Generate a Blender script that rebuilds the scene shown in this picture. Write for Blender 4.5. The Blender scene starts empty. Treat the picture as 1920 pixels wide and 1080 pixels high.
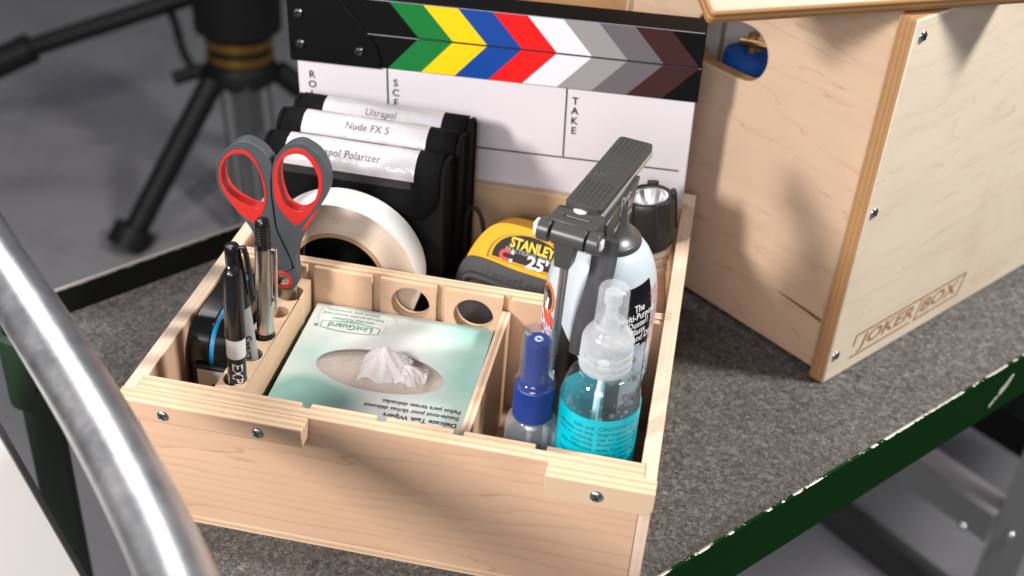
import bpy, bmesh, math, random
from mathutils import Matrix, Vector, noise
random.seed(7)
R = math.radians
pi = math.pi
scn = bpy.context.scene
COL = scn.collection

# ------------------------------------------------------------------ camera
cam_d = bpy.data.cameras.new('camera')
cam = bpy.data.objects.new('camera', cam_d)
COL.objects.link(cam)
cam.matrix_world = Matrix(((0.9795929, -0.1583232, 0.1238205, 0.3075082),
                           (0.1911271, 0.5431334, -0.8176041, -0.5163141),
                           (0.0621946, 0.8245847, 0.5623095, 0.5750756),
                           (0, 0, 0, 1)))
cam_d.sensor_width = 36
cam_d.lens = 42.65
cam_d.clip_start = 0.02
cam_d.clip_end = 60
cam_d.dof.use_dof = True
cam_d.dof.focus_distance = 0.77
cam_d.dof.aperture_fstop = 5.6
scn.camera = cam

# ------------------------------------------------------------------ world, lamps, exposure
w = bpy.data.worlds.new('World')
scn.world = w
w.use_nodes = True
bg = w.node_tree.nodes['Background']
bg.inputs['Color'].default_value = (0.80, 0.84, 0.95, 1)
bg.inputs['Strength'].default_value = 0.15


def lamp(name, loc, target, size, power, color, size_y=None):
    d = bpy.data.lights.new(name, 'AREA')
    d.shape = 'RECTANGLE'
    d.size = size
    d.size_y = size_y or size
    d.energy = power
    d.color = color
    o = bpy.data.objects.new(name, d)
    COL.objects.link(o)
    o.location = loc
    o.rotation_euler = (Vector(target) - Vector(loc)).to_track_quat('-Z', 'Y').to_euler()
    return o


lamp('softbox', (-0.72, -1.02, 0.95), (0.2, 0.1, 0.1), 0.22, 37, (1.0, 0.94, 0.90), 0.30)
lamp('softbox', (0.15, -2.05, 1.15), (0.2, 0.15, 0.1), 1.1, 29, (1.0, 0.955, 0.98), 0.6)
lamp('softbox', (1.42, 0.33, 1.45), (0.35, 0.2, 0.05), 0.22, 50, (1.0, 0.98, 0.94), 0.3)
lamp('softbox', (-1.2, 1.25, 2.0), (0.0, 0.05, 0.1), 1.3, 20, (1.0, 0.97, 0.97), 1.0)
scn.view_settings.view_transform = 'Standard'
scn.view_settings.look = 'None'
scn.view_settings.exposure = 0.0
scn.view_settings.gamma = 1.0
scn.view_settings.use_curve_mapping = False
try:
    scn.cycles.use_denoising = True
    scn.cycles.max_bounces = 14
    scn.cycles.transparent_max_bounces = 24
    scn.cycles.transmission_bounces = 12
    scn.cycles.sample_clamp_indirect = 6
except Exception:
    pass


# ------------------------------------------------------------------ materials
def new_mat(name):
    m = bpy.data.materials.new(name)
    m.use_nodes = True
    nt = m.node_tree
    for n in list(nt.nodes):
        nt.nodes.remove(n)
    out = nt.nodes.new('ShaderNodeOutputMaterial')
    return m, nt, out


def N(nt, t, **k):
    n = nt.nodes.new('ShaderNode' + t)
    for a, b in k.items():
        setattr(n, a, b)
    return n


def math_n(nt, op, a, b=None, c=None):
    n = N(nt, 'Math', operation=op)
    for i, v in enumerate((a, b, c)):
        if v is None:
            continue
        if isinstance(v, (int, float)):
            n.inputs[i].default_value = v
        else:
            nt.links.new(v, n.inputs[i])
    return n.outputs[0]


def mixc(nt, fac, a, b, mode='MIX'):
    n = N(nt, 'Mix', data_type='RGBA', blend_type=mode)
    for idx, v in ((0, fac), (6, a), (7, b)):
        if isinstance(v, (int, float)):
            n.inputs[idx].default_value = v
        elif isinstance(v, tuple):
            n.inputs[idx].default_value = (*v[:3], 1)
        else:
            nt.links.new(v, n.inputs[idx])
    return n.outputs[2]


def ramp(nt, fac, stops):
    n = N(nt, 'ValToRGB')
    el = n.color_ramp.elements
    while len(el) > 1:
        el.remove(el[-1])
    el[0].position = stops[0][0]
    el[0].color = (*stops[0][1], 1) if isinstance(stops[0][1], tuple) else (stops[0][1],) * 3 + (1,)
    for p, c in stops[1:]:
        e = el.new(p)
        e.color = (*c, 1) if isinstance(c, tuple) else (c, c, c, 1)
    nt.links.new(fac, n.inputs[0])
    return n.outputs[0]


def noise_n(nt, vec, scale, detail=4, rough=0.55, dist=0.0):
    n = N(nt, 'TexNoise')
    n.inputs['Scale'].default_value = scale
    n.inputs['Detail'].default_value = detail
    n.inputs['Roughness'].default_value = rough
    n.inputs['Distortion'].default_value = dist
    if vec is not None:
        nt.links.new(vec, n.inputs['Vector'])
    return n.outputs['Fac']


def obj_vec(nt, scale=None):
    tc = N(nt, 'TexCoord')
    if scale is None:
        return tc.outputs['Object']
    mp = N(nt, 'Mapping')
    mp.inputs['Scale'].default_value = scale
    nt.links.new(tc.outputs['Object'], mp.inputs['Vector'])
    return mp.outputs['Vector']


def principled(nt, out, color, rough, metal=0.0, spec=0.5, bump=None, bump_str=0.2, bump_dist=0.001, **extra):
    p = N(nt, 'BsdfPrincipled')
    for key, v in (('Base Color', color), ('Roughness', rough), ('Metallic', metal), ('Specular IOR Level', spec)):
        if isinstance(v, tuple):
            p.inputs[key].default_value = (*v[:3], 1)
        elif isinstance(v, (int, float)):
            p.inputs[key].default_value = v
        else:
            nt.links.new(v, p.inputs[key])
    for k, v in extra.items():
        p.inputs[k.replace('_', ' ')].default_value = v
    if bump is not None:
        b = N(nt, 'Bump')
        b.inputs['Strength'].default_value = bump_str
        b.inputs['Distance'].default_value = bump_dist
        nt.links.new(bump, b.inputs['Height'])
        nt.links.new(b.outputs[0], p.inputs['Normal'])
    nt.links.new(p.outputs[0], out.inputs['Surface'])
    return p


_cache = {}


def plain(name, color, rough=0.5, metal=0.0, spec=0.5, var=0.10, scale=180.0, bump=0.05, rough_var=0.12, **extra):
    key = (name,)
    if key in _cache:
        return _cache[key]
    m, nt, out = new_mat(name)
    v = obj_vec(nt)
    f = noise_n(nt, v, scale, 5)
    f2 = noise_n(nt, v, scale * 0.13, 3)
    c = mixc(nt, f, tuple(x * (1 - var) for x in color), tuple(min(1, x * (1 + var)) for x in color))
    c = mixc(nt, f2, c, tuple(x * (1 - var * 0.6) for x in color))
    r = math_n(nt, 'MULTIPLY_ADD', f2, rough_var, rough - rough_var * 0.5)
    principled(nt, out, c, r, metal, spec, bump=f, bump_str=bump, bump_dist=0.0004, **extra)
    _cache[key] = m
    return m


MAPLE = dict(face=(0.60, 0.395, 0.262), light=(0.66, 0.475, 0.325), dark=(0.545, 0.37, 0.23), line=(0.36, 0.20, 0.115))
BIRCH = dict(face=(0.69, 0.585, 0.46), light=(0.39, 0.222, 0.102), dark=(0.345, 0.188, 0.080), line=(0.40, 0.235, 0.12))


def ply(name, th_axis, lo, hi, grain_axis, pal=MAPLE, layers=7, line_freq=60.0, line_amt=0.32, rough=0.5, seed=0.0, fade_edge=1.0):
    """plywood: face veneer on the two outer layers, alternating plies across the thickness"""
    m, nt, out = new_mat(name)
    v = obj_vec(nt)
    sep = N(nt, 'SeparateXYZ')
    nt.links.new(v, sep.inputs[0])
    ax = {'x': 0, 'y': 1, 'z': 2}
    t = math_n(nt, 'DIVIDE', math_n(nt, 'SUBTRACT', sep.outputs[ax[th_axis]], lo), hi - lo)
    cross = [a for a in 'xyz' if a not in (th_axis, grain_axis)][0]
    sc = [0, 0, 0]
    sc[ax[grain_axis]] = 3.2
    sc[ax[cross]] = 26
    sc[ax[th_axis]] = 26
    mp = N(nt, 'Mapping')
    mp.inputs['Scale'].default_value = sc
    mp.inputs['Location'].default_value = (seed, seed * 0.7, seed * 1.3)
    nt.links.new(v, mp.inputs['Vector'])
    broad = noise_n(nt, mp.outputs[0], 1.0, 3, 0.5)
    mp2 = N(nt, 'Mapping')
    sc2 = [s * 9 for s in sc]
    sc2[ax[grain_axis]] = 26
    mp2.inputs['Scale'].default_value = sc2
    mp2.inputs['Location'].default_value = (seed * 2, seed, seed)
    nt.links.new(v, mp2.inputs['Vector'])
    fine = noise_n(nt, mp2.outputs[0], 1.0, 5, 0.65)
    # growth lines: thin wavering contour lines
    s = math_n(nt, 'ADD', math_n(nt, 'MULTIPLY', sep.outputs[ax[cross]], line_freq), math_n(nt, 'MULTIPLY', broad, 6.5))
    fr = math_n(nt, 'FRACT', s)
    ln = ramp(nt, fr, [(0.0, 0.0), (0.03, 1.0), (0.075, 0.30), (0.40, 0.0), (1.0, 0.0)])
    lnb = math_n(nt, 'MULTIPLY', ln, math_n(nt, 'MULTIPLY_ADD', fine, 1.6, -0.35))
    face = mixc(nt, broad, tuple(c * 0.93 for c in pal['face']), tuple(min(1, c * 1.06) for c in pal['face']))
    face = mixc(nt, math_n(nt, 'MULTIPLY', fine, 0.30), face, tuple(c * 0.80 for c in pal['face']))
    face = mixc(nt, math_n(nt, 'MULTIPLY', lnb, line_amt), face, pal['line'])
    # mineral flecks
    mp3 = N(nt, 'Mapping')
    sc3 = [0, 0, 0]
    sc3[ax[grain_axis]] = 22
    sc3[ax[cross]] = 240
    sc3[ax[th_axis]] = 240
    mp3.inputs['Scale'].default_value = sc3
    mp3.inputs['Location'].default_value = (seed + 3, seed, seed)
    nt.links.new(v, mp3.inputs['Vector'])
    fl = ramp(nt, noise_n(nt, mp3.outputs[0], 1.0, 2, 0.5), [(0.72, 0.0), (0.80, 1.0)])
    face = mixc(nt, math_n(nt, 'MULTIPLY', fl, 0.5), face, pal['line'])
    # plies
    k = math_n(nt, 'FLOOR', math_n(nt, 'MULTIPLY', t, float(layers)))
    odd = math_n(nt, 'MODULO', k, 2.0)
    nz = noise_n(nt, obj_vec(nt, (420, 420, 420)), 1.0, 4, 0.7)
    streak = noise_n(nt, mp2.outputs[0], 0.6, 3, 0.6)
    lightc = mixc(nt, streak, tuple(c * 0.86 for c in pal['light']), tuple(min(1, c * 1.08) for c in pal['light']))
    darkc = mixc(nt, nz, tuple(c * 0.72 for c in pal['dark']), tuple(c * 1.18 for c in pal['dark']))
    edge = mixc(nt, math_n(nt, 'MULTIPLY', odd, fade_edge), lightc, darkc)
    outer_lo = math_n(nt, 'LESS_THAN', t, 0.045)
    outer_hi = math_n(nt, 'GREATER_THAN', t, 0.955)
    outer = math_n(nt, 'MINIMUM', math_n(nt, 'ADD', outer_lo, outer_hi), 1.0)
    col = mixc(nt, outer, edge, face)
    bmp = math_n(nt, 'MULTIPLY_ADD', fine, 0.5, math_n(nt, 'MULTIPLY', nz, 0.5))
    # handling smudges
    sm_ = ramp(nt, noise_n(nt, v, 9.0, 5, 0.65, 0.8), [(0.48, 0.0), (0.72, 0.16)])
    col = mixc(nt, sm_, col, (0.30, 0.20, 0.13))
    principled(nt, out, col, rough, 0, 0.35, bump=bmp, bump_str=0.10, bump_dist=0.0006)
    return m


def thin_clear(name, tint=(1, 1, 1), gloss=1.0, haze=0.0, haze_col=(0.9, 0.9, 0.9), rough=0.03, scratch=0.0):
    """thin clear plastic wall: see-through with a fresnel sheen and a little milkiness"""
    m, nt, out = new_mat(name)
    tr = N(nt, 'BsdfTransparent')
    tr.inputs[0].default_value = (*tint, 1)
    gl = N(nt, 'BsdfGlossy')
    gl.inputs['Roughness'].default_value = rough
    ge = N(nt, 'NewGeometry')
    dt = N(nt, 'VectorMath', operation='DOT_PRODUCT')
    nt.links.new(ge.outputs['Normal'], dt.inputs[0])
    nt.links.new(ge.outputs['Incoming'], dt.inputs[1])
    cs = math_n(nt, 'SUBTRACT', 1.0, math_n(nt, 'ABSOLUTE', dt.outputs['Value']))
    fac = math_n(nt, 'MINIMUM', math_n(nt, 'MULTIPLY', math_n(nt, 'MULTIPLY_ADD', math_n(nt, 'POWER', cs, 5.0), 0.80, 0.045), gloss), 1.0)
    m1 = N(nt, 'MixShader')
    nt.links.new(fac, m1.inputs[0])
    nt.links.new(tr.outputs[0], m1.inputs[1])
    nt.links.new(gl.outputs[0], m1.inputs[2])
    last = m1
    if haze > 0:
        df = N(nt, 'BsdfDiffuse')
        df.inputs[0].default_value = (*haze_col, 1)
        tl = N(nt, 'BsdfTranslucent')
        tl.inputs[0].default_value = (*haze_col, 1)
        ms = N(nt, 'MixShader')
        ms.inputs[0].default_value = 0.5
        nt.links.new(df.outputs[0], ms.inputs[1])
        nt.links.new(tl.outputs[0], ms.inputs[2])
        nz = noise_n(nt, obj_vec(nt), 260, 3)
        h = math_n(nt, 'MULTIPLY_ADD', nz, scratch, haze)
        m2 = N(nt, 'MixShader')
        nt.links.new(h, m2.inputs[0])
        nt.links.new(m1.outputs[0], m2.inputs[1])
        nt.links.new(ms.outputs[0], m2.inputs[2])
        last = m2
    nt.links.new(last.outputs[0], out.inputs['Surface'])
    return m


# ------------------------------------------------------------------ mesh builder
def I3(p):
    return p


class MB:
    def __init__(self):
        self.v, self.f, self.m = [], [], []

    def add(self, verts, faces, mat=0, M=None):
        b = len(self.v)
        for p in verts:
            p = Vector(p)
            self.v.append(M @ p if M is not None else p)
        for f in faces:
            self.f.append([b + i for i in f])
            self.m.append(mat)

    def box(self, x0, x1, y0, y1, z0, z1, mat=0, M=None):
        vs = [(x, y, z) for z in (z0, z1) for y in (y0, y1) for x in (x0, x1)]
        self.add(vs, [(0, 2, 3, 1), (4, 5, 7, 6), (0, 1, 5, 4), (2, 6, 7, 3), (0, 4, 6, 2), (1, 3, 7, 5)], mat, M)

    def lathe(self, prof, n=40, c=(0, 0, 0), mat=0, M=None, a0=0.0, a1=None, rib=0, amp=0.0, ribz=None):
        full = a1 is None
        if full:
            a1 = a0 + 2 * pi
        vs, rings = [], []
        cnt = n if full else n + 1
        for r, z in prof:
            if r < 1e-7 and full:
                rings.append([len(vs)])
                vs.append((c[0], c[1], c[2] + z))
            else:
                ring = []
                for i in range(cnt):
                    a = a0 + (a1 - a0) * i / n
                    rr = r
                    if rib and (ribz is None or ribz[0] <= z <= ribz[1]):
                        rr = r * (1 + amp * math.cos(rib * a))
                    ring.append(len(vs))
                    # angle measured from -y towards +x
                    vs.append((c[0] + rr * math.sin(a), c[1] - rr * math.cos(a), c[2] + z))
                rings.append(ring)
        fs = []
        for A, B in zip(rings, rings[1:]):
            if len(A) == 1 and len(B) == 1:
                continue
            for i in range(n):
                j = (i + 1) % cnt if full else i + 1
                if len(A) == 1:
                    fs.append((A[0], B[j], B[i]))
                elif len(B) == 1:
                    fs.append((A[i], A[j], B[0]))
                else:
                    fs.append((A[i], A[j], B[j], B[i]))
        self.add(vs, fs, mat, M)

    def tube(self, pts, r, n=14, mat=0, M=None, closed=False, caps=True, squash=None):
        pts = [Vector(p) for p in pts]
        k = len(pts)
        rr = r if isinstance(r, (list, tuple)) else [r] * k
        up = Vector((0, 0, 1))
        vs, fs = [], []
        prev = None
        for i, p in enumerate(pts):
            a = pts[(i - 1) % k] if (closed or i > 0) else p
            b = pts[(i + 1) % k] if (closed or i < k - 1) else p
            t = (b - a).normalized()
            if prev is None:
                ref = up if abs(t.dot(up)) < 0.9 else Vector((1, 0, 0))
                x = t.cross(ref).normalized()
            else:
                x = (prev - t * prev.dot(t)).normalized()
            prev = x
            y = t.cross(x)
            for j in range(n):
                an = 2 * pi * j / n
                sx, sy = (squash or (1, 1))
                vs.append(p + x * (rr[i] * sx * math.cos(an)) + y * (rr[i] * sy * math.sin(an)))
        for i in range(k if closed else k - 1):
            i2 = (i + 1) % k
            for j in range(n):
                j2 = (j + 1) % n
                fs.append((i * n + j, i * n + j2, i2 * n + j2, i2 * n + j))
        if caps and not closed:
            fs.append(tuple(reversed(range(n))))
            fs.append(tuple((k - 1) * n + j for j in range(n)))
        self.add(vs, fs, mat, M)

    def prism(self, loops, w0, w1, fn, mat=0, M=None, cap0=True, cap1=True):
        """loops of (u,v): outer first, then holes; fn(u,v,w)->xyz"""
        def area(l):
            return sum(a[0] * b[1] - b[0] * a[1] for a, b in zip(l, l[1:] + l[:1])) / 2
        L = []
        for i, l in enumerate(loops):
            l = [tuple(p) for p in l]
            if (area(l) > 0) != (i == 0):
                l.reverse()
            L.append(l)
        bm = bmesh.new()
        for l in L:
            vv = [bm.verts.new((p[0], p[1], 0)) for p in l]
            for a, b in zip(vv, vv[1:] + vv[:1]):
                bm.edges.new((a, b))
        bm.verts.index_update()
        bmesh.ops.triangle_fill(bm, use_beauty=True, use_dissolve=False, edges=bm.edges[:], normal=(0, 0, 1))
        bm.verts.index_update()
        tris = []
        for f in bm.faces:
            idx = [v.index for v in f.verts]
            a, b, c = (bm.verts[:][i].co for i in idx)
            if (b - a).cross(c - a).z < 0:
                idx.reverse()
            tris.append(idx)
        bm.free()
        pts = [p for l in L for p in l]
        k = len(pts)
        vs = [fn(u, v, w0) for u, v in pts] + [fn(u, v, w1) for u, v in pts]
        fs = []
        if cap0:
            fs += [tuple(reversed(t)) for t in tris]
        if cap1:
            fs += [tuple(i + k for i in t) for t in tris]
        b = 0
        for l in L:
            n = len(l)
            for i in range(n):
                j = (i + 1) % n
                fs.append((b + i, b + j, b + j + k, b + i + k))
            b += n
        self.add(vs, fs, mat, M)

    def grid(self, fn, nu, nv, mat=0, M=None, wrap=False):
        vs = [fn(i / nu, j / nv) for j in range(nv + 1) for i in range(nu + 1)]
        fs = []
        for j in range(nv):
            for i in range(nu):
                a = j * (nu + 1) + i
                fs.append((a, a + 1, a + nu + 2, a + nu + 1))
        self.add(vs, fs, mat, M)

    def text(self, s, size, fn, mat=0, M=None, align='CENTER', bold=0.0, shear=0.0, space=1.0, xs=1.0, line=1.0, subdiv=False):
        cu = bpy.data.curves.new('txt', 'FONT')
        cu.body = s
        cu.size = size
        cu.align_x = align
        cu.align_y = 'CENTER'
        cu.offset = bold * size
        cu.shear = shear
        cu.space_character = space
        cu.space_line = line
        cu.resolution_u = 3
        o = bpy.data.objects.new('txt', cu)
        COL.objects.link(o)
        dg = bpy.context.evaluated_depsgraph_get()
        me = bpy.data.meshes.new_from_object(o.evaluated_get(dg))
        self.add([fn(v.co.x * xs, v.co.y) for v in me.vertices], [tuple(p.vertices) for p in me.polygons], mat, M)
        bpy.data.meshes.remove(me)
        bpy.data.objects.remove(o)
        bpy.data.curves.remove(cu)

    def build(self, name, mats, parent=None, bevel=0.0, seg=2, smooth=38, recalc=True, kind=None, label=None, subsurf=0, loc=None):
        me = bpy.data.meshes.new(name)
        me.from_pydata([tuple(p) for p in self.v], [], self.f)
        for m in (mats if isinstance(mats, (list, tuple)) else [mats]):
            me.materials.append(m)
        for p, mi in zip(me.polygons, self.m):
            p.material_index = mi
        if recalc:
            bm = bmesh.new()
            bm.from_mesh(me)
            bmesh.ops.recalc_face_normals(bm, faces=bm.faces[:])
            bm.to_mesh(me)
            bm.free()
        if smooth:
            me.shade_smooth()
            me.set_sharp_from_angle(angle=R(smooth))
        me.update()
        o = bpy.data.objects.new(name, me)
        COL.objects.link(o)
        if parent is not None:
            o.parent = parent
        if loc is not None:
            o.location = loc
        if bevel > 0:
            b = o.modifiers.new('bevel', 'BEVEL')
            b.width = bevel
            b.segments = seg
            b.limit_method = 'ANGLE'
            b.angle_limit = R(40)
            b.harden_normals = False
        if subsurf:
            s = o.modifiers.new('subsurf', 'SUBSURF')
            s.levels = s.render_levels = subsurf
        if kind:
            o['kind'] = kind
        if label:
            o['label'] = label
        return o


def thing(name, label, cat, loc=(0, 0, 0), rot=(0, 0, 0), group=None):
    o = bpy.data.objects.new(name, None)
    COL.objects.link(o)
    o.empty_display_size = 0.02
    o.location = loc
    o.rotation_euler = rot
    o['label'] = label
    o['category'] = cat
    if group:
        o['group'] = group
    return o


def structure(o):
    o['kind'] = 'structure'
    return o


def circ(cx, cy, r, n=32, ry=None, a0=0.0):
    ry = ry or r
    return [(cx + r * math.cos(a0 + 2 * pi * i / n), cy + ry * math.sin(a0 + 2 * pi * i / n)) for i in range(n)]


def rrect(x0, x1, y0, y1, r, n=5, corners=(1, 1, 1, 1)):
    """rounded rectangle; corners bl, br, tr, tl"""
    out = []
    for k, (cx, cy, a) in enumerate(((x0 + r, y0 + r, pi), (x1 - r, y0 + r, 1.5 * pi), (x1 - r, y1 - r, 0), (x0 + r, y1 - r, 0.5 * pi))):
        if corners[k]:
            for i in range(n + 1):
                t = a + 0.5 * pi * i / n
                out.append((cx + r * math.cos(t), cy + r * math.sin(t)))
        else:
            out.append(((x0, y0), (x1, y0), (x1, y1), (x0, y1))[k])
    return out


def smooth_loop(pts, sub=4):
    """closed Catmull-Rom"""
    n = len(pts)
    out = []
    for i in range(n):
        p0, p1, p2, p3 = (Vector(pts[(i + k - 1) % n]) for k in range(4))
        for j in range(sub):
            t = j / sub
            out.append(tuple(0.5 * ((2 * p1) + (-p0 + p2) * t + (2 * p0 - 5 * p1 + 4 * p2 - p3) * t * t + (-p0 + 3 * p1 - 3 * p2 + p3) * t ** 3)))
    return out


def smooth_path(pts, sub=5):
    n = len(pts)
    out = []
    for i in range(n - 1):
        p0 = Vector(pts[max(0, i - 1)])
        p1 = Vector(pts[i])
        p2 = Vector(pts[i + 1])
        p3 = Vector(pts[min(n - 1, i + 2)])
        for j in range(sub):
            t = j / sub
            out.append(0.5 * ((2 * p1) + (-p0 + p2) * t + (2 * p0 - 5 * p1 + 4 * p2 - p3) * t * t + (-p0 + 3 * p1 - 3 * p2 + p3) * t ** 3))
    out.append(Vector(pts[-1]))
    return out


XZ = lambda u, v, w: (u, w, v)
XY = lambda u, v, w: (u, v, w)
YZ = lambda u, v, w: (w, u, v)

# common materials
BLACK_GLOSS = plain('black_gloss_plastic', (0.007, 0.007, 0.0075), 0.14, spec=0.5, bump=0.02)
BLACK_MATT = plain('black_matt_plastic', (0.016, 0.016, 0.017), 0.5, bump=0.1)
BLACK_PAINT = plain('black_paint', (0.0040, 0.0040, 0.0043), 0.5, spec=0.10, bump=0.06)
DARK_RUBBER = plain('dark_rubber', (0.036, 0.036, 0.038), 0.62, bump=0.2)
STEEL = plain('polished_steel', (0.62, 0.60, 0.58), 0.22, 1.0, bump=0.03)
ZINC = plain('zinc_screw', (0.50, 0.56, 0.56), 0.26, 1.0, bump=0.1)
WHITE_INK = plain('white_ink', (0.80, 0.80, 0.80), 0.5)
BLACK_INK = plain('black_ink', (0.012, 0.012, 0.012), 0.5)


def screw_mb(center, axis='-y', r=0.004, slot=True):
    """pan head screw with a cross recess; the axis is the outward direction"""
    mb = MB()
    prof = [(0.0, r * 0.42), (r * 0.35, r * 0.41), (r * 0.7, r * 0.33), (r * 0.93, r * 0.17), (r, 0.0), (r, -r * 0.3)]
    M = Matrix.Translation(center) @ axis
    mb.lathe(prof, 24, mat=0, M=M)
    for a in (0, pi / 2):
        mb.box(-r * 0.62, r * 0.62, -r * 0.12, r * 0.12, r * 0.36, r * 0.45, 1, M @ Matrix.Rotation(a + 0.6, 4, 'Z'))
    return mb


OUT_NEG_Y = Matrix.Rotation(pi / 2, 4, 'X')      # +z -> -y
SLOT_DARK = plain('screw_recess', (0.05, 0.06, 0.06), 0.4, 0.8)

# ------------------------------------------------------------------ the setting: studio floor
m, nt, out = new_mat('studio_floor')
v = obj_vec(nt)
n1 = noise_n(nt, v, 1.6, 4, 0.6)
n2 = noise_n(nt, v, 8, 5, 0.65)
n3 = noise_n(nt, v, 90, 3)
col = mixc(nt, n1, (0.165, 0.164, 0.172), (0.205, 0.200, 0.212))
col = mixc(nt, ramp(nt, n2, [(0.48, 0.0), (0.76, 0.40)]), col, (0.085, 0.080, 0.082))
principled(nt, out, col, math_n(nt, 'MULTIPLY_ADD', n2, 0.25, 0.45), 0, 0.3, bump=n3, bump_str=0.1, bump_dist=0.001)
mb = MB()
mb.box(-14, 14, -8, 20, -0.79, -0.75)
structure(mb.build('floor', m, smooth=0))

# ------------------------------------------------------------------ equipment cart (carries everything)
m_carpet, nt, out = new_mat('grey_carpet')
v = obj_vec(nt)
a1 = noise_n(nt, v, 900, 3, 0.6)
a2 = noise_n(nt, v, 330, 5, 0.75, 1.2)
a3 = noise_n(nt, v, 14, 3)
vo = N(nt, 'TexVoronoi', feature='F1')
vo.inputs['Scale'].default_value = 480
nt.links.new(v, vo.inputs['Vector'])
a4 = noise_n(nt, v, 150, 4, 0.65, 1.6)
k = math_n(nt, 'ADD', math_n(nt, 'MULTIPLY', a2, 0.45), math_n(nt, 'MULTIPLY', a1, 0.13))
k = math_n(nt, 'ADD', k, math_n(nt, 'MULTIPLY', a4, 0.42))
col = ramp(nt, k, [(0.38, (0.018, 0.016, 0.0145)), (0.50, (0.104, 0.098, 0.094)), (0.61, (0.265, 0.258, 0.25))])
col = mixc(nt, a3, col, mixc(nt, 0.5, col, (0.11, 0.10, 0.09)))
sep = N(nt, 'SeparateXYZ')
nt.links.new(v, sep.inputs[0])
nd = math_n(nt, 'SUBTRACT', math_n(nt, 'MULTIPLY', sep.outputs[0], 0.757), math_n(nt, 'MULTIPLY', sep.outputs[1], 0.653))
dirt = ramp(nt, math_n(nt, 'ADD', math_n(nt, 'MULTIPLY', math_n(nt, 'SUBTRACT', nd, 0.2425), 22.0), math_n(nt, 'MULTIPLY', a3, 0.8)), [(0.10, 0.0), (0.55, 0.62)])
col = mixc(nt, dirt, col, mixc(nt, k, (0.012, 0.009, 0.007), (0.075, 0.060, 0.048)))
principled(nt, out, col, 0.95, 0, 0.1, bump=k, bump_str=0.9, bump_dist=0.004)

m_rim, nt, out = new_mat('green_rim_paint')
v = obj_vec(nt)
sep = N(nt, 'SeparateXYZ')
nt.links.new(v, sep.inputs[0])
g1 = noise_n(nt, v, 70, 5, 0.7)
g2 = noise_n(nt, v, 420, 4, 0.7)
g3 = noise_n(nt, v, 9, 3)
edge = math_n(nt, 'SUBTRACT', sep.outputs[2], 0.0190)
wear = math_n(nt, 'ADD', math_n(nt, 'MULTIPLY', edge, 190.0), math_n(nt, 'ADD', math_n(nt, 'MULTIPLY', g1, 1.45), math_n(nt, 'MULTIPLY', g3, 1.0)))
wear = math_n(nt, 'ADD', wear, math_n(nt, 'MULTIPLY', g2, 0.5))
mask = ramp(nt, math_n(nt, 'SUBTRACT', wear, 0.95), [(0.50, 0.0), (0.53, 1.0)])
chip = ramp(nt, g2, [(0.745, 0.0), (0.76, 0.7)])
mask = math_n(nt, 'MINIMUM', math_n(nt, 'ADD', mask, chip), 1.0)
col = mixc(nt, mask, (0.0004, 0.0200, 0.0010), (0.50, 0.50, 0.46))
principled(nt, out, col, math_n(nt, 'MULTIPLY_ADD', mask, -0.25, 0.6), math_n(nt, 'MULTIPLY', mask, 0.6), 0.06, bump=g2, bump_str=0.25, bump_dist=0.0008)

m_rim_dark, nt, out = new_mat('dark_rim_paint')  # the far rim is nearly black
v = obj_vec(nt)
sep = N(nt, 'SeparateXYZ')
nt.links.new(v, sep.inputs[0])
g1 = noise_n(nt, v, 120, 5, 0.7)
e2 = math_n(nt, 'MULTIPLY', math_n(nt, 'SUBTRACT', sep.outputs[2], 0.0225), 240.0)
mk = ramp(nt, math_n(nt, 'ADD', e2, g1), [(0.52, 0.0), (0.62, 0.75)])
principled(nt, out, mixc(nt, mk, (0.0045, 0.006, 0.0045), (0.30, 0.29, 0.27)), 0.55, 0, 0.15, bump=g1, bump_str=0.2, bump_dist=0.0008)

m_galv, nt, out = new_mat('galvanised_tube')
v = obj_vec(nt, (1, 1, 1))
g1 = noise_n(nt, v, 60, 5, 0.7, 0.6)
g2 = noise_n(nt, v, 520, 4, 0.7)
g3 = noise_n(nt, v, 22, 4, 0.6, 1.0)
col = mixc(nt, ramp(nt, g3, [(0.42, 0.0), (0.62, 1.0)]), (0.80, 0.80, 0.81), (0.66, 0.67, 0.68))
col = mixc(nt, ramp(nt, g1, [(0.64, 0.0), (0.74, 0.55)]), col, (0.26, 0.255, 0.24))
rg = math_n(nt, 'MULTIPLY_ADD', g1, 0.24, 0.22)
principled(nt, out, col, rg, 1.0, 0.5, bump=math_n(nt, 'ADD', math_n(nt, 'MULTIPLY', g2, 0.5), g1), bump_str=0.22, bump_dist=0.0012)

m_post = plain('dark_green_post', (0.010, 0.030, 0.012), 0.45, bump=0.15)

cart = thing('equipment_cart', 'carpeted cart with worn green metal rim and galvanised tube handle', 'cart')
# four corners of the deck (near rim line and far rim line, inner faces)
near_a, near_b = Vector((0.175, -0.169, 0)), Vector((1.10, 0.905, 0))
far_a, far_b = Vector((-0.167, 0.163, 0)), Vector((0.555, 1.123, 0))
mb = MB()
P = [near_a, near_b, far_b, far_a]
mb.prism([[(p.x, p.y) for p in P]], -0.022, 0.0, XY)
deck = mb.build('carpet_mat', m_carpet, cart, smooth=0)


def lip(a, b, outward, z0, z1, th=0.003):
    n = Vector((outward.x, outward.y, 0)).normalized()
    mb = MB()
    mb.prism([[(a.x, a.y), (b.x, b.y), (b.x + n.x * th, b.y + n.y * th), (a.x + n.x * th, a.y + n.y * th)]], z0, z1, XY)
    # lower flange of the angle iron under the deck
    mb.prism([[(a.x, a.y), (b.x, b.y), (b.x - n.x * 0.03, b.y - n.y * 0.03), (a.x - n.x * 0.03, a.y - n.y * 0.03)]], z0 + 0.0006, z0 + 0.0036, XY)
    return mb


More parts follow.
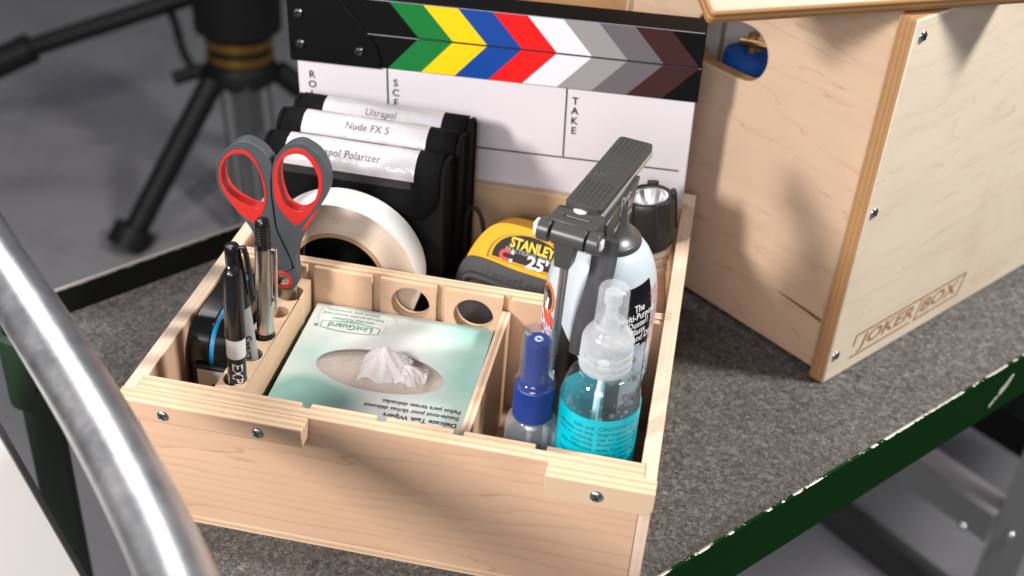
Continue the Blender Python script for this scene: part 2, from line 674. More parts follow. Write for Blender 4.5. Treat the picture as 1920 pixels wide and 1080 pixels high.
lip(near_a, near_b, Vector((0.757, -0.653, 0)), -0.030, 0.019, 0.0024).build('rim', m_rim, cart, bevel=0.0006)
lip(far_a, far_b, Vector((-0.80, 0.60, 0)), -0.030, 0.025).build('rim', m_rim_dark, cart, bevel=0.0008)
lip(far_a, near_a, Vector((-0.636, -0.772, 0)), -0.030, 0.006).build('rim', m_rim_dark, cart, bevel=0.0008)
# bare patches where the rim paint has flaked off
un = (near_b - near_a).normalized()
on_ = Vector((0.757, -0.653, 0)).normalized()
for du, dz, sz in ((0.523, -0.004, 1.0), (0.510, -0.0155, 0.5), (0.5155, -0.0125, 0.28)):
    mb = MB()
    lp = smooth_loop([(x * sz, z * sz) for x, z in ((-0.006, -0.0080), (-0.0075, -0.002), (-0.002, 0.0015), (0.004, 0.0075), (0.0085, 0.0080), (0.0060, 0.0015), (0.0010, -0.0050))], 3)
    q0 = near_a + un * du + on_ * 0.0024
    mb.prism([lp], 0.0, 0.00025, lambda u, v, w_: q0 + un * (u + 0.10) + on_ * w_ + Vector((0, 0, v + dz)))
    mb.build('paint_chip', plain('bare_primer', (0.42, 0.43, 0.36), 0.6, var=0.2), cart)
# tube handle, bowed, in front of the tray
tp = [(-0.235, 0.150, -0.72), (-0.235, 0.150, 0.0), (-0.2345, 0.1495, 0.12), (-0.222, 0.137, 0.175), (-0.190, 0.107, 0.196), (-0.140, 0.061, 0.195), (-0.0870, 0.0150, 0.1915), (-0.0565, -0.0132, 0.1880), (-0.0216, -0.0432, 0.1835), (0.0486, -0.1073, 0.1745),
      (0.1048, -0.1654, 0.1700), (0.1400, -0.2080, 0.1690), (0.1780, -0.2560, 0.1670), (0.1900, -0.2720, 0.150), (0.1960, -0.280, 0.110), (0.1970, -0.281, 0.0), (0.1970, -0.281, -0.74)]
mb = MB()
mb.tube(smooth_path(tp, 6), 0.0162, 40)
hd = mb.build('handle', m_galv, cart)
# painted corner post with its socket
mb = MB()
mb.lathe([(0.0, 0.075), (0.0150, 0.075), (0.0150, -0.68), (0.0, -0.68)], 28, c=(-0.177, 0.169, -0.062))
mb.lathe([(0.0172, 0.056), (0.0225, 0.054), (0.0225, -0.012), (0.0172, -0.014)], 28, c=(-0.177, 0.169, -0.062))
mb.build('corner_post', m_post, cart)
mb = MB()
mb.lathe([(0.0, 0.004), (0.003, 0.0035), (0.004, 0.0), (0.004, -0.002)], 16, M=Matrix.Translation((-0.163, 0.1515, -0.055)) @ Matrix.Rotation(R(30), 4, 'Z') @ OUT_NEG_Y)
mb.build('bolt', m_post, cart)

# ------------------------------------------------------------------ the wooden tray
W, D, H = 0.32, 0.304, 0.1056
tray = thing('wooden_tray', 'open pale plywood tray with compartments full of small supplies, on the carpet', 'tool tray', (0.16, 0.168, 0))
T0 = Matrix.Translation((-0.16, -0.168, 0))


def tb(mb):
    mb.v = [T0 @ p for p in mb.v]
    return mb


ox, oy = -0.16, -0.168
front_m = ply('tray_front_ply', 'y', 0.0 + oy, 0.0130 + oy, 'x', layers=5, line_freq=105, line_amt=1.1, seed=1.3)
side_m = {s: ply('tray_side_ply', 'x', a + ox, b + ox, 'y', layers=5, line_freq=70, seed=s, pal=dict(MAPLE, light=(0.68, 0.53, 0.41), dark=(0.655, 0.505, 0.385)))
          for s, a, b in ((2.0, 0, 0.0096), (3.1, 0.3100, 0.32))}
# grooves in front wall and cross divider
GR = [(0.0600, 0.0648), (0.1070, 0.1126), (0.1533, 0.1590), (0.2000, 0.2058), (0.2486, 0.2551)]
mb = MB()
poly = [(0.0072, 0.0), (0.3128, 0.0), (0.3128, 0.0125)]
for a, b in reversed(GR[1:]):
    poly += [(b, 0.0130), (b, 0.0088), (a, 0.0088), (a, 0.0130)]
poly += [(0.0072, 0.0130)]
mb.prism([poly], 0.0065, H, XY)
fw = tb(mb).build('front_wall', front_m, tray, bevel=0.0005)
mb = MB()
mb.box(0.0072, 0.3128, 0.0004, 0.0125, 0.0, 0.0062)
tb(mb).build('base_strip', ply('tray_base_ply', 'z', 0.0, 0.0062, 'x', layers=3, seed=0.4), tray, bevel=0.0005)
for s, xa, xb, xi in ((2.0, 0.0, 0.0096, 0.0070), (3.1, 0.32, 0.3100, 0.3130)):
    mb = MB()
    mb.prism([[(xa, 0.0), (xi, 0.0), (xi, 0.0132), (xb, 0.0132), (xb, 0.3358), (xa, 0.3358)]], 0.0, H, XY)
    tb(mb).build('side_wall', side_m[s], tray, bevel=0.0007)
mb = MB()
mb.box(0.0098, 0.3098, D, 0.3112, 0.0065, H - 0.0015)
tb(mb).build('rear_wall', ply('tray_rear_ply', 'y', D + oy, 0.3112 + oy, 'x', layers=3, line_freq=70, seed=5.2, pal=dict(MAPLE, face=(0.60, 0.42, 0.25))), tray, bevel=0.0006)
mb = MB()
mb.box(0.0098, 0.3098, 0.3235, 0.3352, 0.0065, H - 0.0006)
tb(mb).build('rear_wall', ply('tray_slot_ply', 'y', 0.3235 + oy, 0.3352 + oy, 'x', layers=5, seed=5.9), tray, bevel=0.0006)
mb = MB()
mb.box(0.0098, 0.3098, 0.0134, D - 0.0002, 0.0, 0.0064)
mb.box(0.0098, 0.3098, 0.1690, D - 0.0004, 0.0066, 0.0262)
tb(mb).build('floor_panel', ply('tray_floor_ply', 'z', -0.02, 0.04, 'x', layers=1, seed=6.6), tray)
# cross divider with two round holes and vertical grooves
cd_m = ply('cross_divider_ply', 'y', 0.1568 + oy, 0.1685 + oy, 'x', layers=5, line_freq=60, line_amt=0.2, seed=7.7)
mb = MB()
back_loops = [[(0.0098, 0.0066), (0.3098, 0.0066), (0.3098, H - 0.0022), (0.0098, H - 0.0022)], circ(0.1348, 0.0845, 0.0136, 40), circ(0.1800, 0.0828, 0.0140, 40)]
mb.prism(back_loops, 0.1612, 0.1685, XZ)
xs = [0.0098] + [q for g in GR[:4] for q in g] + [0.3098]
bays = list(zip(xs[0::2], xs[1::2]))
for i, (a, b) in enumerate(bays):
    loops = [[(a, 0.0066), (b, 0.0066), (b, H - 0.0030), (a, H - 0.0030)]]
    if i == 2:
        loops.append(circ(0.1348, 0.0845, 0.0136, 40))
    if i == 3:
        loops.append(circ(0.1800, 0.0828, 0.0140, 40))
    mb.prism(loops, 0.1568, 0.1610, XZ)
mb.box(0.3100, 0.3150, 0.1580, 0.1680, H - 0.02, H + 0.0008)
tb(mb).build('cross_divider', cd_m, tray, bevel=0.0006)
# divider between tissues and bottles
mb = MB()
poly = rrect(0.0092, 0.1606, 0.0066, 0.0925, 0.006, 4, (0, 0, 1, 0))
mb.prism([poly], 0.2002, 0.2064, YZ)
tb(mb).build('divider', ply('divider_ply', 'x', 0.2002 + ox, 0.2064 + ox, 'y', layers=3, seed=8.8, pal=dict(MAPLE, light=(0.70, 0.52, 0.39), dark=(0.55, 0.36, 0.22))), tray, bevel=0.0004)
# pen block, drilled
HOLES = [(0.0537, 0.0385, 0.0073), (0.0545, 0.0642, 0.0070), (0.0548, 0.0862, 0.0072), (0.0550, 0.1130, 0.0066), (0.0550, 0.1362, 0.0092)]
mb = MB()
mb.prism([[(0.0446, 0.0134), (0.0630, 0.0134), (0.0630, 0.1566), (0.0446, 0.1566)]] + [circ(x, y, r, 28) for x, y, r in HOLES], 0.045, 0.0925, XY)
mb.box(0.0446, 0.0630, 0.0134, 0.1566, 0.0066, 0.0448)
tb(mb).build('pen_block', ply('pen_block_wood', 'x', 0.02 + ox, 0.085 + ox, 'y', layers=1, line_freq=140, line_amt=0.25, seed=9.3, pal=dict(MAPLE, light=(0.62, 0.44, 0.29))), tray, bevel=0.0012, seg=3)
# cleats with screws on the front
cl_m = ply('cleat_ply', 'y', -0.0122 + oy, -0.0002 + oy, 'x', layers=5, line_freq=90, line_amt=0.6, seed=10.4)
mb = MB()
mb.box(-0.0004, 0.1150, -0.0122, -0.0003, 0.0925, H + 0.0005)
c1 = tb(mb).build('cleat', cl_m, tray, bevel=0.0009)
for x in (0.0293, 0.0879):
    screw_mb((x + ox, -0.0124 + oy, 0.0984), OUT_NEG_Y, 0.0037).build('screw', [ZINC, SLOT_DARK], c1)
mb = MB()
mb.prism([rrect(0.2578, 0.3204, 0.0892, H + 0.0005, 0.0055, 5, (1, 1, 0, 0))], -0.0128, -0.0003, XZ)
c2 = tb(mb).build('cleat', ply('cleat_plain_ply', 'y', -0.0128 + oy, -0.0003 + oy, 'x', layers=5, line_amt=0.0, seed=11.7, pal=dict(MAPLE, face=(0.58, 0.42, 0.28))), tray, bevel=0.0005,
                          label='short cleat at the right end with rounded lower corners')
screw_mb((0.2880 + ox, -0.0130 + oy, 0.0975), OUT_NEG_Y, 0.0040).build('screw', [ZINC, SLOT_DARK], c2)

# ------------------------------------------------------------------ clapperboard in the slot
PH = -1.8
ca, sa = math.cos(R(1.8)), math.sin(R(1.8))
LZ = 0.166
cb = thing('clapperboard', 'film clapperboard with coloured chevron sticks standing behind the tray, white writing board', 'clapperboard',
           (0.155 + LZ * sa, 0.3125, 0.19 - LZ * ca), (0, R(PH), 0))


def ck(z):
    return z + LZ


m_board = plain('white_acrylic', (0.66, 0.63, 0.67), 0.22, spec=0.5, var=0.015, bump=0.01, scale=30)
mb = MB()
mb.prism([[(-0.1535, ck(-0.160)), (0.1525, ck(-0.160)), (0.1525, ck(-0.0004)), (-0.1535, ck(-0.0004))]], 0.0, 0.008, XZ)
board = mb.build('writing_board', m_board, cb, bevel=0.0006)
mb = MB()
fl = lambda u, v: (u, -0.00025, ck(v))


def rect_ink(mb, x0, x1, z0, z1, mat=0, y=-0.00025):
    mb.add([(x0, y, ck(z0)), (x1, y, ck(z0)), (x1, y, ck(z1)), (x0, y, ck(z1))], [(0, 1, 2, 3)], mat)


rect_ink(mb, -0.0824, -0.0811, -0.0575, -0.0005)
rect_ink(mb, 0.0566, 0.0578, -0.0570, -0.0005)
rect_ink(mb, -0.1480, 0.1464, -0.0587, -0.0574)
for word, x, z in (('ROLL', -0.1423, -0.0122), ('SCENE', -0.0753, -0.0117), ('TAKE', 0.0640, -0.0100)):
    for i, ch in enumerate(word):
        mb.text(ch, 0.0082, (lambda cx, cz: (lambda u, v: (cx + u, -0.00027, ck(cz + v))))(x, z - 0.0082 * i), bold=0.022)
rect_ink(mb, -0.1484, 0.1470, -0.0925, -0.0912)
mb.build('lettering', BLACK_INK, board, smooth=0, recalc=False)

CH = [('green', (0.004, 0.165, 0.030)), ('yellow', (0.80, 0.56, 0.004)), ('blue', (0.004, 0.055, 0.29)), ('red', (0.80, 0.008, 0.008)),
      ('white', (0.72, 0.73, 0.80)), ('light_grey', (0.285, 0.275, 0.28)), ('mid_grey', (0.125, 0.112, 0.125)), ('maroon', (0.036, 0.009, 0.009))]
chm = [plain('chevron_' + n, c, 0.33, var=0.03, bump=0.02) for n, c in CH]
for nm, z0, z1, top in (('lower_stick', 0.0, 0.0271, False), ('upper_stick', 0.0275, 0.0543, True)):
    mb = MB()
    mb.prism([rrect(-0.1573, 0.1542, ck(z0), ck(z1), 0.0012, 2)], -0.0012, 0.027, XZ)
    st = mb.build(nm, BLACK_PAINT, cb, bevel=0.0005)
    mb = MB()
    yq = -0.00145
    for i in range(8):
        xa, xb = -0.0785 + 0.02603 * i, -0.0785 + 0.02603 * (i + 1)
        ma, mbx = -0.0564 + 0.02612 * i, -0.0564 + 0.02612 * (i + 1)
        la, lb = -0.0808 + 0.02603 * i, -0.0808 + 0.02603 * (i + 1)
        if top:
            q = [(ma, z0 + 0.0003), (mbx, z0 + 0.0003), (xb, z1 - 0.0006), (xa, z1 - 0.0006)]
        else:
            q = [(la, z0 + 0.0006), (lb, z0 + 0.0006), (mbx, z1 - 0.0002), (ma, z1 - 0.0002)]
        mb.add([(u, yq, ck(v_)) for u, v_ in q], [(0, 1, 2, 3)], i)
    zt_ = z1 - 0.0004  # thin pale strip: painted highlight along the top edge of each stick
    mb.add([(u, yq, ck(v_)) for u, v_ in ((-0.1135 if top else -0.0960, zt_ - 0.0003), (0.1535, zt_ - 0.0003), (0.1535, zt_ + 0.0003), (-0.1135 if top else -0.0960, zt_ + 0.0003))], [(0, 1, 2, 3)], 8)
    mb.build('chevron_print', chm + [plain('stick_edge_highlight', (0.32, 0.31, 0.36), 0.35)], st, smooth=0, recalc=False)
mb = MB()
plate = smooth_loop([(-0.1578, -0.0004), (-0.1578, 0.0545), (-0.1180, 0.0545), (-0.0962, 0.0274), (-0.0885, 0.0170), (-0.0862, 0.0090), (-0.0862, -0.0004)], 1)
mb.prism([[(u, ck(v_)) for u, v_ in plate]], -0.0030, -0.0014, XZ)
hp = mb.build('hinge_plate', BLACK_PAINT, cb, bevel=0.0004)
BOLT = plain('dark_bolt', (0.20, 0.20, 0.20), 0.3, 1.0)
for x, z in ((-0.1487, 0.0388), (-0.1487, 0.0143), (-0.1022, 0.0130)):
    mb = MB()
    Mx = Matrix.Translation((x, -0.0031, ck(z))) @ OUT_NEG_Y
    mb.lathe([(0.0014, 0.0010), (0.0018, 0.0026), (0.0030, 0.0023), (0.0037, 0.0012), (0.0037, -0.001)], 24, M=Mx)
    mb.lathe([(0.0, 0.0010), (0.0015, 0.0010)], 6, mat=1, M=Mx)
    mb.build('bolt', [BOLT, BLACK_INK], hp)

# ------------------------------------------------------------------ JOKER BOX crate on the right
jb = thing('plywood_case', 'plywood case with engraved word mark, hand hole and tilted lid, right of the tray', 'wooden case',
           (0.4377, 0.2566, 0), (0, 0, R(51.08)))
jr_m = ply('case_side_ply', 'y', 0.0, 0.0135, 'x', BIRCH, layers=7, line_freq=34, line_amt=0.55, seed=21.0)
jl_m = ply('case_end_ply', 'x', 0.0065, 0.019, 'y', dict(BIRCH, face=(0.555, 0.405, 0.285), line=(0.36, 0.20, 0.11)), layers=9, line_freq=20, line_amt=0.9, seed=22.6)
JH = 0.2978
mb = MB()
mb.prism([[(0, 0), (0.42, 0), (0.42, JH), (0, JH)]], 0.0, 0.0140, XZ)
jr = mb.build('side_panel', jr_m, jb, bevel=0.0022, seg=3)
mb = MB()
mb.prism([[(0, 0), (0.42, 0), (0.42, JH), (0, JH)]], 0.2522, 0.266, XZ)
mb.build('side_panel', ply('case_far_ply', 'y', 0.2522, 0.266, 'x', BIRCH, layers=9, seed=23.0), jb, bevel=0.0022, seg=3)
mb = MB()


def stadium(c0, c1, r, n=14):
    out = []
    for (cx, cz), a0 in ((c1, -pi / 2), (c0, pi / 2)):
        for i in range(n + 1):
            t = a0 + pi * i / n
            out.append((cx + r * math.cos(t), cz + r * math.sin(t)))
    return out


hole = stadium((0.1340, 0.2240), (0.164, 0.2240), 0.0210)
mb.prism([[(0.0142, 0.004), (0.252, 0.004), (0.252, JH), (0.0142, JH)], hole], 0.0065, 0.0190, YZ)
mb.build('end_panel', jl_m, jb, bevel=0.0016, seg=2)
mb = MB()
mb.box(0.40, 0.412, 0.0142, 0.252, 0.004, JH)
mb.build('end_panel', plain('white_case_lining', (0.78, 0.77, 0.74), 0.6), jb)
mb = MB()
mb.box(0.0195, 0.399, 0.0142, 0.252, 0.004, 0.016)
mb.build('bottom_panel', ply('case_bottom_ply', 'z', 0.004, 0.016, 'x', BIRCH, layers=7, seed=24.0), jb)
for x, z in ((0.0116, 0.2842), (0.0096, 0.1519), (0.0094, 0.0245)):
    screw_mb((x, -0.0002, z), OUT_NEG_Y, 0.0041).build('screw', [ZINC, SLOT_DARK], jr)
# engraved word mark
BURN = plain('laser_burn', (0.34, 0.175, 0.08), 0.7, var=0.25, scale=400)
mb = MB()
fe = lambda u, v: (u, -0.0003, v)


def bar2(mb, p, q, wd, y=-0.0003):
    p, q = Vector(p), Vector(q)
    n = Vector((-(q - p).y, (q - p).x)).normalized() * wd / 2
    pts = [p + n, p - n, q - n, q + n]
    mb.add([(a.x, y, a.y) for a in pts], [(0, 1, 2, 3)], 0)


mb.text('JOKER', 0.0170, lambda u, v: (0.0765 + u, -0.0003, 0.0240 + v), bold=0.018, shear=0.22, xs=1.42, space=1.04)
mb.text('BOX', 0.0170, lambda u, v: (0.1475 + u, -0.0003, 0.0240 + v), bold=0.018, shear=0.22, xs=1.42, space=1.04)
for p, q in (((0.0335, 0.0335), (0.1850, 0.0345)), ((0.1850, 0.0350), (0.1800, 0.0140)), ((0.0335, 0.0340), (0.0320, 0.0230)),
             ((0.0305, 0.0128), (0.1110, 0.0136)), ((0.1160, 0.0134), (0.1800, 0.0140)), ((0.1172, 0.0140), (0.1222, 0.0325))):
    bar2(mb, p, q, 0.0019)
mb.build('word_mark', BURN, jr, smooth=0, recalc=False)
# mineral streak and scratches in the end panel veneer
mb = MB()
STREAK = plain('veneer_streak', (0.17, 0.07, 0.026), 0.6)
pts = [(0.0600, 0.0512, 0.0004), (0.045, 0.0502, 0.0009), (0.030, 0.0492, 0.0013), (0.0180, 0.0478, 0.0015)]
vs = [(0.00632, b, z + h) for b, z, h in pts] + [(0.00632, b, z - h) for b, z, h in pts]
mb.add(vs, [(i, i + 1, i + 5, i + 4) for i in range(3)], 0)
mb.build('veneer_streak', STREAK, jb, smooth=0, recalc=False)
# lid, lying askew and tilted up on the front corner
d1 = Vector((0.8786, 0.4776, 0.0)).normalized()
d2 = Vector((-0.4206, 0.7737, 0.4739)).normalized()
nn = d1.cross(d2).normalized()
org = Vector((0.3062, 0.1960, 0.2990))
ML = Matrix(((d1.x, d2.x, nn.x, org.x), (d1.y, d2.y, nn.y, org.y), (d1.z, d2.z, nn.z, org.z), (0, 0, 0, 1)))
lid_m = ply('case_lid_ply', 'z', 0.0, 0.0125, 'x', dict(BIRCH, face=(0.50, 0.385, 0.30), dark=(0.30, 0.15, 0.05), light=(0.42, 0.24, 0.10)), layers=5, line_freq=20, seed=31.0)
mb = MB()
mb.box(0.0, 0.255, 0.0, 0.30, 0.0, 0.0125)
lid = mb.build('lid', lid_m, jb, bevel=0.003, seg=3)
lid.matrix_parent_inverse = Matrix.Identity(4)
jbM = Matrix.Translation((0.4377, 0.2566, 0)) @ Matrix.Rotation(R(51.08), 4, 'Z')
lid.matrix_local = jbM.inverted() @ ML

# blue canister seen through the hand hole
bc = thing('blue_canister', 'blue canister with brass valve inside the plywood case, seen through its hand hole', 'canister',
           tuple(jbM @ Vector((0.0500, 0.1600, 0.016))))
BLUE_MET = plain('blue_canister_paint', (0.006, 0.065, 0.30), 0.6, 0.0, spec=0.2)
BRASS = plain('brass', (0.75, 0.48, 0.20), 0.25, 1.0)
mb = MB()
mb.lathe([(0, 0), (0.0215, 0), (0.0215, 0.186), (0.0205, 0.189), (0.016, 0.191), (0.010, 0.192), (0, 0.192)], 36)
mb.build('body', BLUE_MET, bc)
mb = MB()
mb.lathe([(0.008, 0.192), (0.008, 0.197), (0.005, 0.198), (0.005, 0.204), (0, 0.204)], 20)
mb.tube([(-0.010, -0.004, 0.198), (0.012, -0.014, 0.201)], 0.0032, 12)
mb.build('valve', BRASS, bc)

wc = MB()
wc.box(0.098, 0.0995, 0.130, 0.250, 0.0165, 0.255, 0, jbM)
wc.box(0.0966, 0.0976, 0.226, 0.230, 0.0165, 0.250, 1, jbM)
o = wc.build('white_card', [plain('white_card_stock', (0.90, 0.90, 0.89), 0.6, var=0.02), plain('grey_card_edge', (0.36, 0.35, 0.33), 0.6)], None, smooth=0)
o['label'] = 'white card standing behind the blue canister inside the plywood case'
o['category'] = 'card'

# second case behind, only its lit top edge shows above the clapperboard
bk = thing('plywood_case', 'pale plywood case standing behind the clapperboard, only two panels with a dark seam showing', 'wooden case', (0.24, 0.62, 0), (0, 0, R(8)))
bm_ = ply('back_case_ply', 'y', -0.001, 0.012, 'x', dict(BIRCH, face=(0.70, 0.52, 0.37)), layers=7, line_freq=18, line_amt=0.25, seed=41.0)
for nm, a, b in (('front_panel', -0.12, 0.0015), ('front_panel', 0.0075, 0.12)):
    mb = MB()
    mb.box(a, b, 0, 0.012, 0, 0.34)
    mb.build(nm, bm_, bk, bevel=0.001)
mb = MB()
mb.box(-0.12, 0.12, 0.0122, 0.10, 0.0, 0.335)
mb.build('body', plain('case_inner_wood', (0.16, 0.085, 0.045), 0.6), bk)

# ------------------------------------------------------------------ tissue box
TZ = 0.0745
TS = Matrix.Translation((0, 0, 0))
tx0, tx1, ty0, ty1 = -0.0635, 0.0635, -0.061, 0.061
tbx = thing('tissue_box', 'mint green and white wipes box with oval opening, in the middle compartment', 'tissue box', (0.1330, 0.0950, 0.0066), (0, 0, R(1.3)))
hz = TZ - 0.0066
m_tis, nt, out = new_mat('mint_box_print')
v = obj_vec(nt)
sep = N(nt, 'SeparateXYZ')
nt.links.new(v, sep.inputs[0])
X, Y_, Z_ = sep.outputs


def blob(cx, cy, rx, ry, gain=1.0):
    dx = math_n(nt, 'DIVIDE', math_n(nt, 'SUBTRACT', X, cx), rx)
    dy = math_n(nt, 'DIVIDE', math_n(nt, 'SUBTRACT', Y_, cy), ry)
    d = math_n(nt, 'SQRT', math_n(nt, 'ADD', math_n(nt, 'MULTIPLY', dx, dx), math_n(nt, 'MULTIPLY', dy, dy)))
    return math_n(nt, 'MULTIPLY', math_n(nt, 'MAXIMUM', math_n(nt, 'SUBTRACT', 1.0, d), 0.0), gain)


wn = noise_n(nt, v, 22, 3)
s = math_n(nt, 'ADD', blob(-0.040, -0.040, 0.042, 0.026, 2.2), blob(0.066, 0.010, 0.050, 0.075, 1.35))
s = math_n(nt, 'ADD', s, blob(-0.052, 0.004, 0.03, 0.035, 0.55))
s = math_n(nt, 'ADD', s, blob(0.05, 0.056, 0.07, 0.022, 0.5))
s = math_n(nt, 'ADD', s, math_n(nt, 'MULTIPLY_ADD', wn, 0.5, -0.17))
topc = ramp(nt, s, [(0.0, (0.66, 0.68, 0.66)), (0.45, (0.50, 0.62, 0.575)), (1.0, (0.25, 0.45, 0.405))])
side = math_n(nt, 'LESS_THAN', Z_, hz - 0.0012)
col = mixc(nt, side, topc, (0.010, 0.13, 0.065))
fib = noise_n(nt, v, 700, 3)
principled(nt, out, col, 0.42, 0, 0.4, bump=fib, bump_str=0.05, bump_dist=0.0004)
m_tin = plain('card_inside', (0.50, 0.46, 0.43), 0.8)
mb = MB()
eli = []
cxo, cyo = -0.0015, -0.0035
nper = 220
for i in range(nper):
    a = 2 * pi * i / nper
    perf = 0.55 < (a / pi) % 1.0 or True
    wob = 0.00045 * (1 if i % 2 else -1) if abs(math.cos(a)) < 0.93 else 0.0
    eli.append((cxo + (0.0435 + wob) * math.cos(a), cyo + (0.0215 + wob) * math.sin(a)))
th = R(-3)
eli = [(cxo + (x - cxo) * math.cos(th) - (y - cyo) * math.sin(th), cyo + (x - cxo) * math.sin(th) + (y - cyo) * math.cos(th)) for x, y in eli]
mb.prism([[(tx0, ty0), (tx1, ty0), (tx1, ty1), (tx0, ty1)], eli], hz - 0.0006, hz, XY)
for x0, x1, y0, y1 in ((tx0, tx0 + 0.0006, ty0, ty1), (tx1 - 0.0006, tx1, ty0, ty1), (tx0, tx1, ty0, ty0 + 0.0006), (tx0, tx1, ty1 - 0.0006, ty1)):
    mb.box(x0, x1, y0, y1, 0, hz - 0.0006)
carton = mb.build('carton', m_tis, tbx, smooth=0)
mb = MB()
mb.box(tx0 + 0.004, tx1 - 0.004, ty0 + 0.004, ty1 - 0.004, 0.0, hz - 0.0065)
mb.build('wipe_stack', plain('stacked_wipes', (0.86, 0.79, 0.74), 0.9, var=0.05), tbx, smooth=0)
# plastic film under the opening, split in the middle
mb = MB()


def film(u, v):
    x = -0.052 + 0.104 * u
    y = -0.028 + 0.056 * v
    z = hz - 0.0012 - 0.0012 * noise.noise((x * 60, y * 60, 2)) - 0.0035 * math.exp(-((y + 0.003 - 0.1 * x) / 0.006) ** 2 - (x / 0.03) ** 2)
    return (x, y, z - 0.0012)


mb.grid(film, 50, 28)
mb.build('film', thin_clear('film_plastic', (0.97, 0.95, 0.94), 0.9, 0.34, (0.80, 0.72, 0.67), 0.12, 0.20), tbx, recalc=False)
# the wipe that sticks out
m_wipe, nt, out = new_mat('tissue_paper')
df = N(nt, 'BsdfDiffuse')
df.inputs[0].default_value = (0.84, 0.83, 0.83, 1)
tl = N(nt, 'BsdfTranslucent')
tl.inputs[0].default_value = (0.84, 0.82, 0.82, 1)
ms = N(nt, 'MixShader')
ms.inputs[0].default_value = 0.45
nt.links.new(df.outputs[0], ms.inputs[1])
nt.links.new(tl.outputs[0], ms.inputs[2])
nt.links.new(ms.outputs[0], out.inputs['Surface'])


def drape(peak, ext, slopes, seed, rot=0.0):
    """a thin wipe pulled up to a point: flat panels meeting in creases, free ragged edges"""
    px_, py_, pz_ = peak
    xa, xb, ya, yb = ext
    mb = MB()

    def fn(u, v):
        x = xa + (xb - xa) * u
        y = ya + (yb - ya) * v
        x += 0.0022 * noise.noise((v * 2.3, seed, 1.0)) + 0.0030 * (v - 0.5) * (u - 0.3)
        y += 0.0022 * noise.noise((u * 2.7, seed, 5.0)) - 0.0040 * (u - 0.4) ** 2
        dx, dy = x - px_, y - py_
        d = math.hypot(dx, dy)
        an = math.atan2(dy, dx)
        z = min(pz_ - sx_ * dx - sy_ * dy for sx_, sy_ in slopes)
        # folds running down from the peak
        fold = abs(((an * 0.85 + seed * 0.37 + 0.5 * noise.noise((x * 90, y * 90, seed))) % 1.0) - 0.5) - 0.25
        z += 0.0020 * fold * min(1.0, d / 0.010)
        z += 0.0016 * noise.noise((x * 170, y * 170, seed)) + 0.0006 * noise.noise((x * 420, y * 420, seed))
        z = max(z, -0.0030 + 0.0010 * noise.noise((x * 200, y * 200, 9)))
        c_, s_ = math.cos(rot), math.sin(rot)
        return (x * c_ - y * s_, x * s_ + y * c_, hz - 0.0012 + z)
    mb.grid(fn, 70, 50)
    return mb


drape((-0.0010, 0.0060, 0.0150), (-0.0150, 0.0175, -0.0120, 0.0105), ((-1.00, -0.18), (0.10, -0.92), (0.58, -0.35), (0.25, 1.50), (-0.5, 0.9)), 3.0).build('wipe', m_wipe, tbx, smooth=28, recalc=False)
drape((0.0190, -0.0010, 0.0070), (0.0080, 0.0300, -0.0125, 0.0060), ((-0.55, -0.30), (0.40, -0.55), (0.55, 0.20), (0.0, 0.95)), 8.0, 0.05).build('wipe', m_wipe, tbx, smooth=28, recalc=False)
# print on top (reads from the far side)
GREEN_INK = plain('green_ink', (0.02, 0.24, 0.15), 0.5)
mb = MB()
up = lambda cx, cy, z=hz + 0.0002: (lambda u, v: (cx - u, cy - v, z))
mb.text('Delicate Task Wipers', 0.0058, up(0.0592, -0.0455), 0, align='LEFT', bold=0.02, xs=0.93)
mb.text('Essuie-tout pour tâches délicates', 0.0054, up(0.0592, -0.0388), 0, align='LEFT', bold=0.014, xs=0.86)
mb.text('Paños para tareas delicadas', 0.0054, up(0.0592, -0.0325), 0, align='LEFT', bold=0.014, xs=0.86)
mb.text('LintGuard', 0.0082, up(-0.0335, 0.0385), 1, bold=0.012, xs=0.95)
mb.text('*', 0.008, up(-0.0570, 0.0375), 1, bold=0.012)
for i, s_ in enumerate(('Anti-Stat Polyshield', 'Pellicule en poly antistatique', 'Película poly antiestática')):
    mb.text(s_, 0.0040, up(-0.0335 - 0.001 * i, 0.0465 + 0.0045 * i), 1, xs=0.95)


def outline(mb, loop, wd, z, mat):
    n = len(loop)
    inner = []
    for i in range(n):
        a, b = Vector(loop[i - 1]), Vector(loop[(i + 1) % n])
        t = (b - a).normalized()
        inner.append((loop[i][0] - t.y * wd, loop[i][1] + t.x * wd))
    mb.add([(x, y, z) for x, y in loop] + [(x, y, z) for x, y in inner], [(i, (i + 1) % n, n + (i + 1) % n, n + i) for i in range(n)], mat)


cart_ = []
for i in range(13):
    u = -1 + 2 * i / 12
    cart_.append((-0.0335 + 0.0208 * u, 0.0385 - 0.0042 - 0.0024 * (1 - u * u)))
for i in range(13):
    u = 1 - 2 * i / 12
    cart_.append((-0.0335 + 0.0208 * u, 0.0385 + 0.0030 + 0.0024 * (1 - u * u)))
outline(mb, cart_, 0.0006, hz + 0.0002, 1)
cloud = smooth_loop([(-0.0550, 0.0372), (-0.0585, 0.0480), (-0.0560, 0.0575), (-0.035, 0.0585), (-0.010, 0.0580), (-0.0035, 0.0500), (-0.0080, 0.0440), (-0.0085, 0.0365), (-0.0105, 0.0368), (-0.0095, 0.0450), (-0.012, 0.047), (-0.034, 0.0446), (-0.052, 0.0450)], 4)
outline(mb, cloud, 0.00025, hz + 0.00018, 2)
mb.text('■', 0.005, up(-0.001, -0.0583), 0)
mb.build('lettering', [BLACK_INK, GREEN_INK, plain('grey_green_ink', (0.32, 0.46, 0.42), 0.5)], carton, smooth=0, recalc=False)

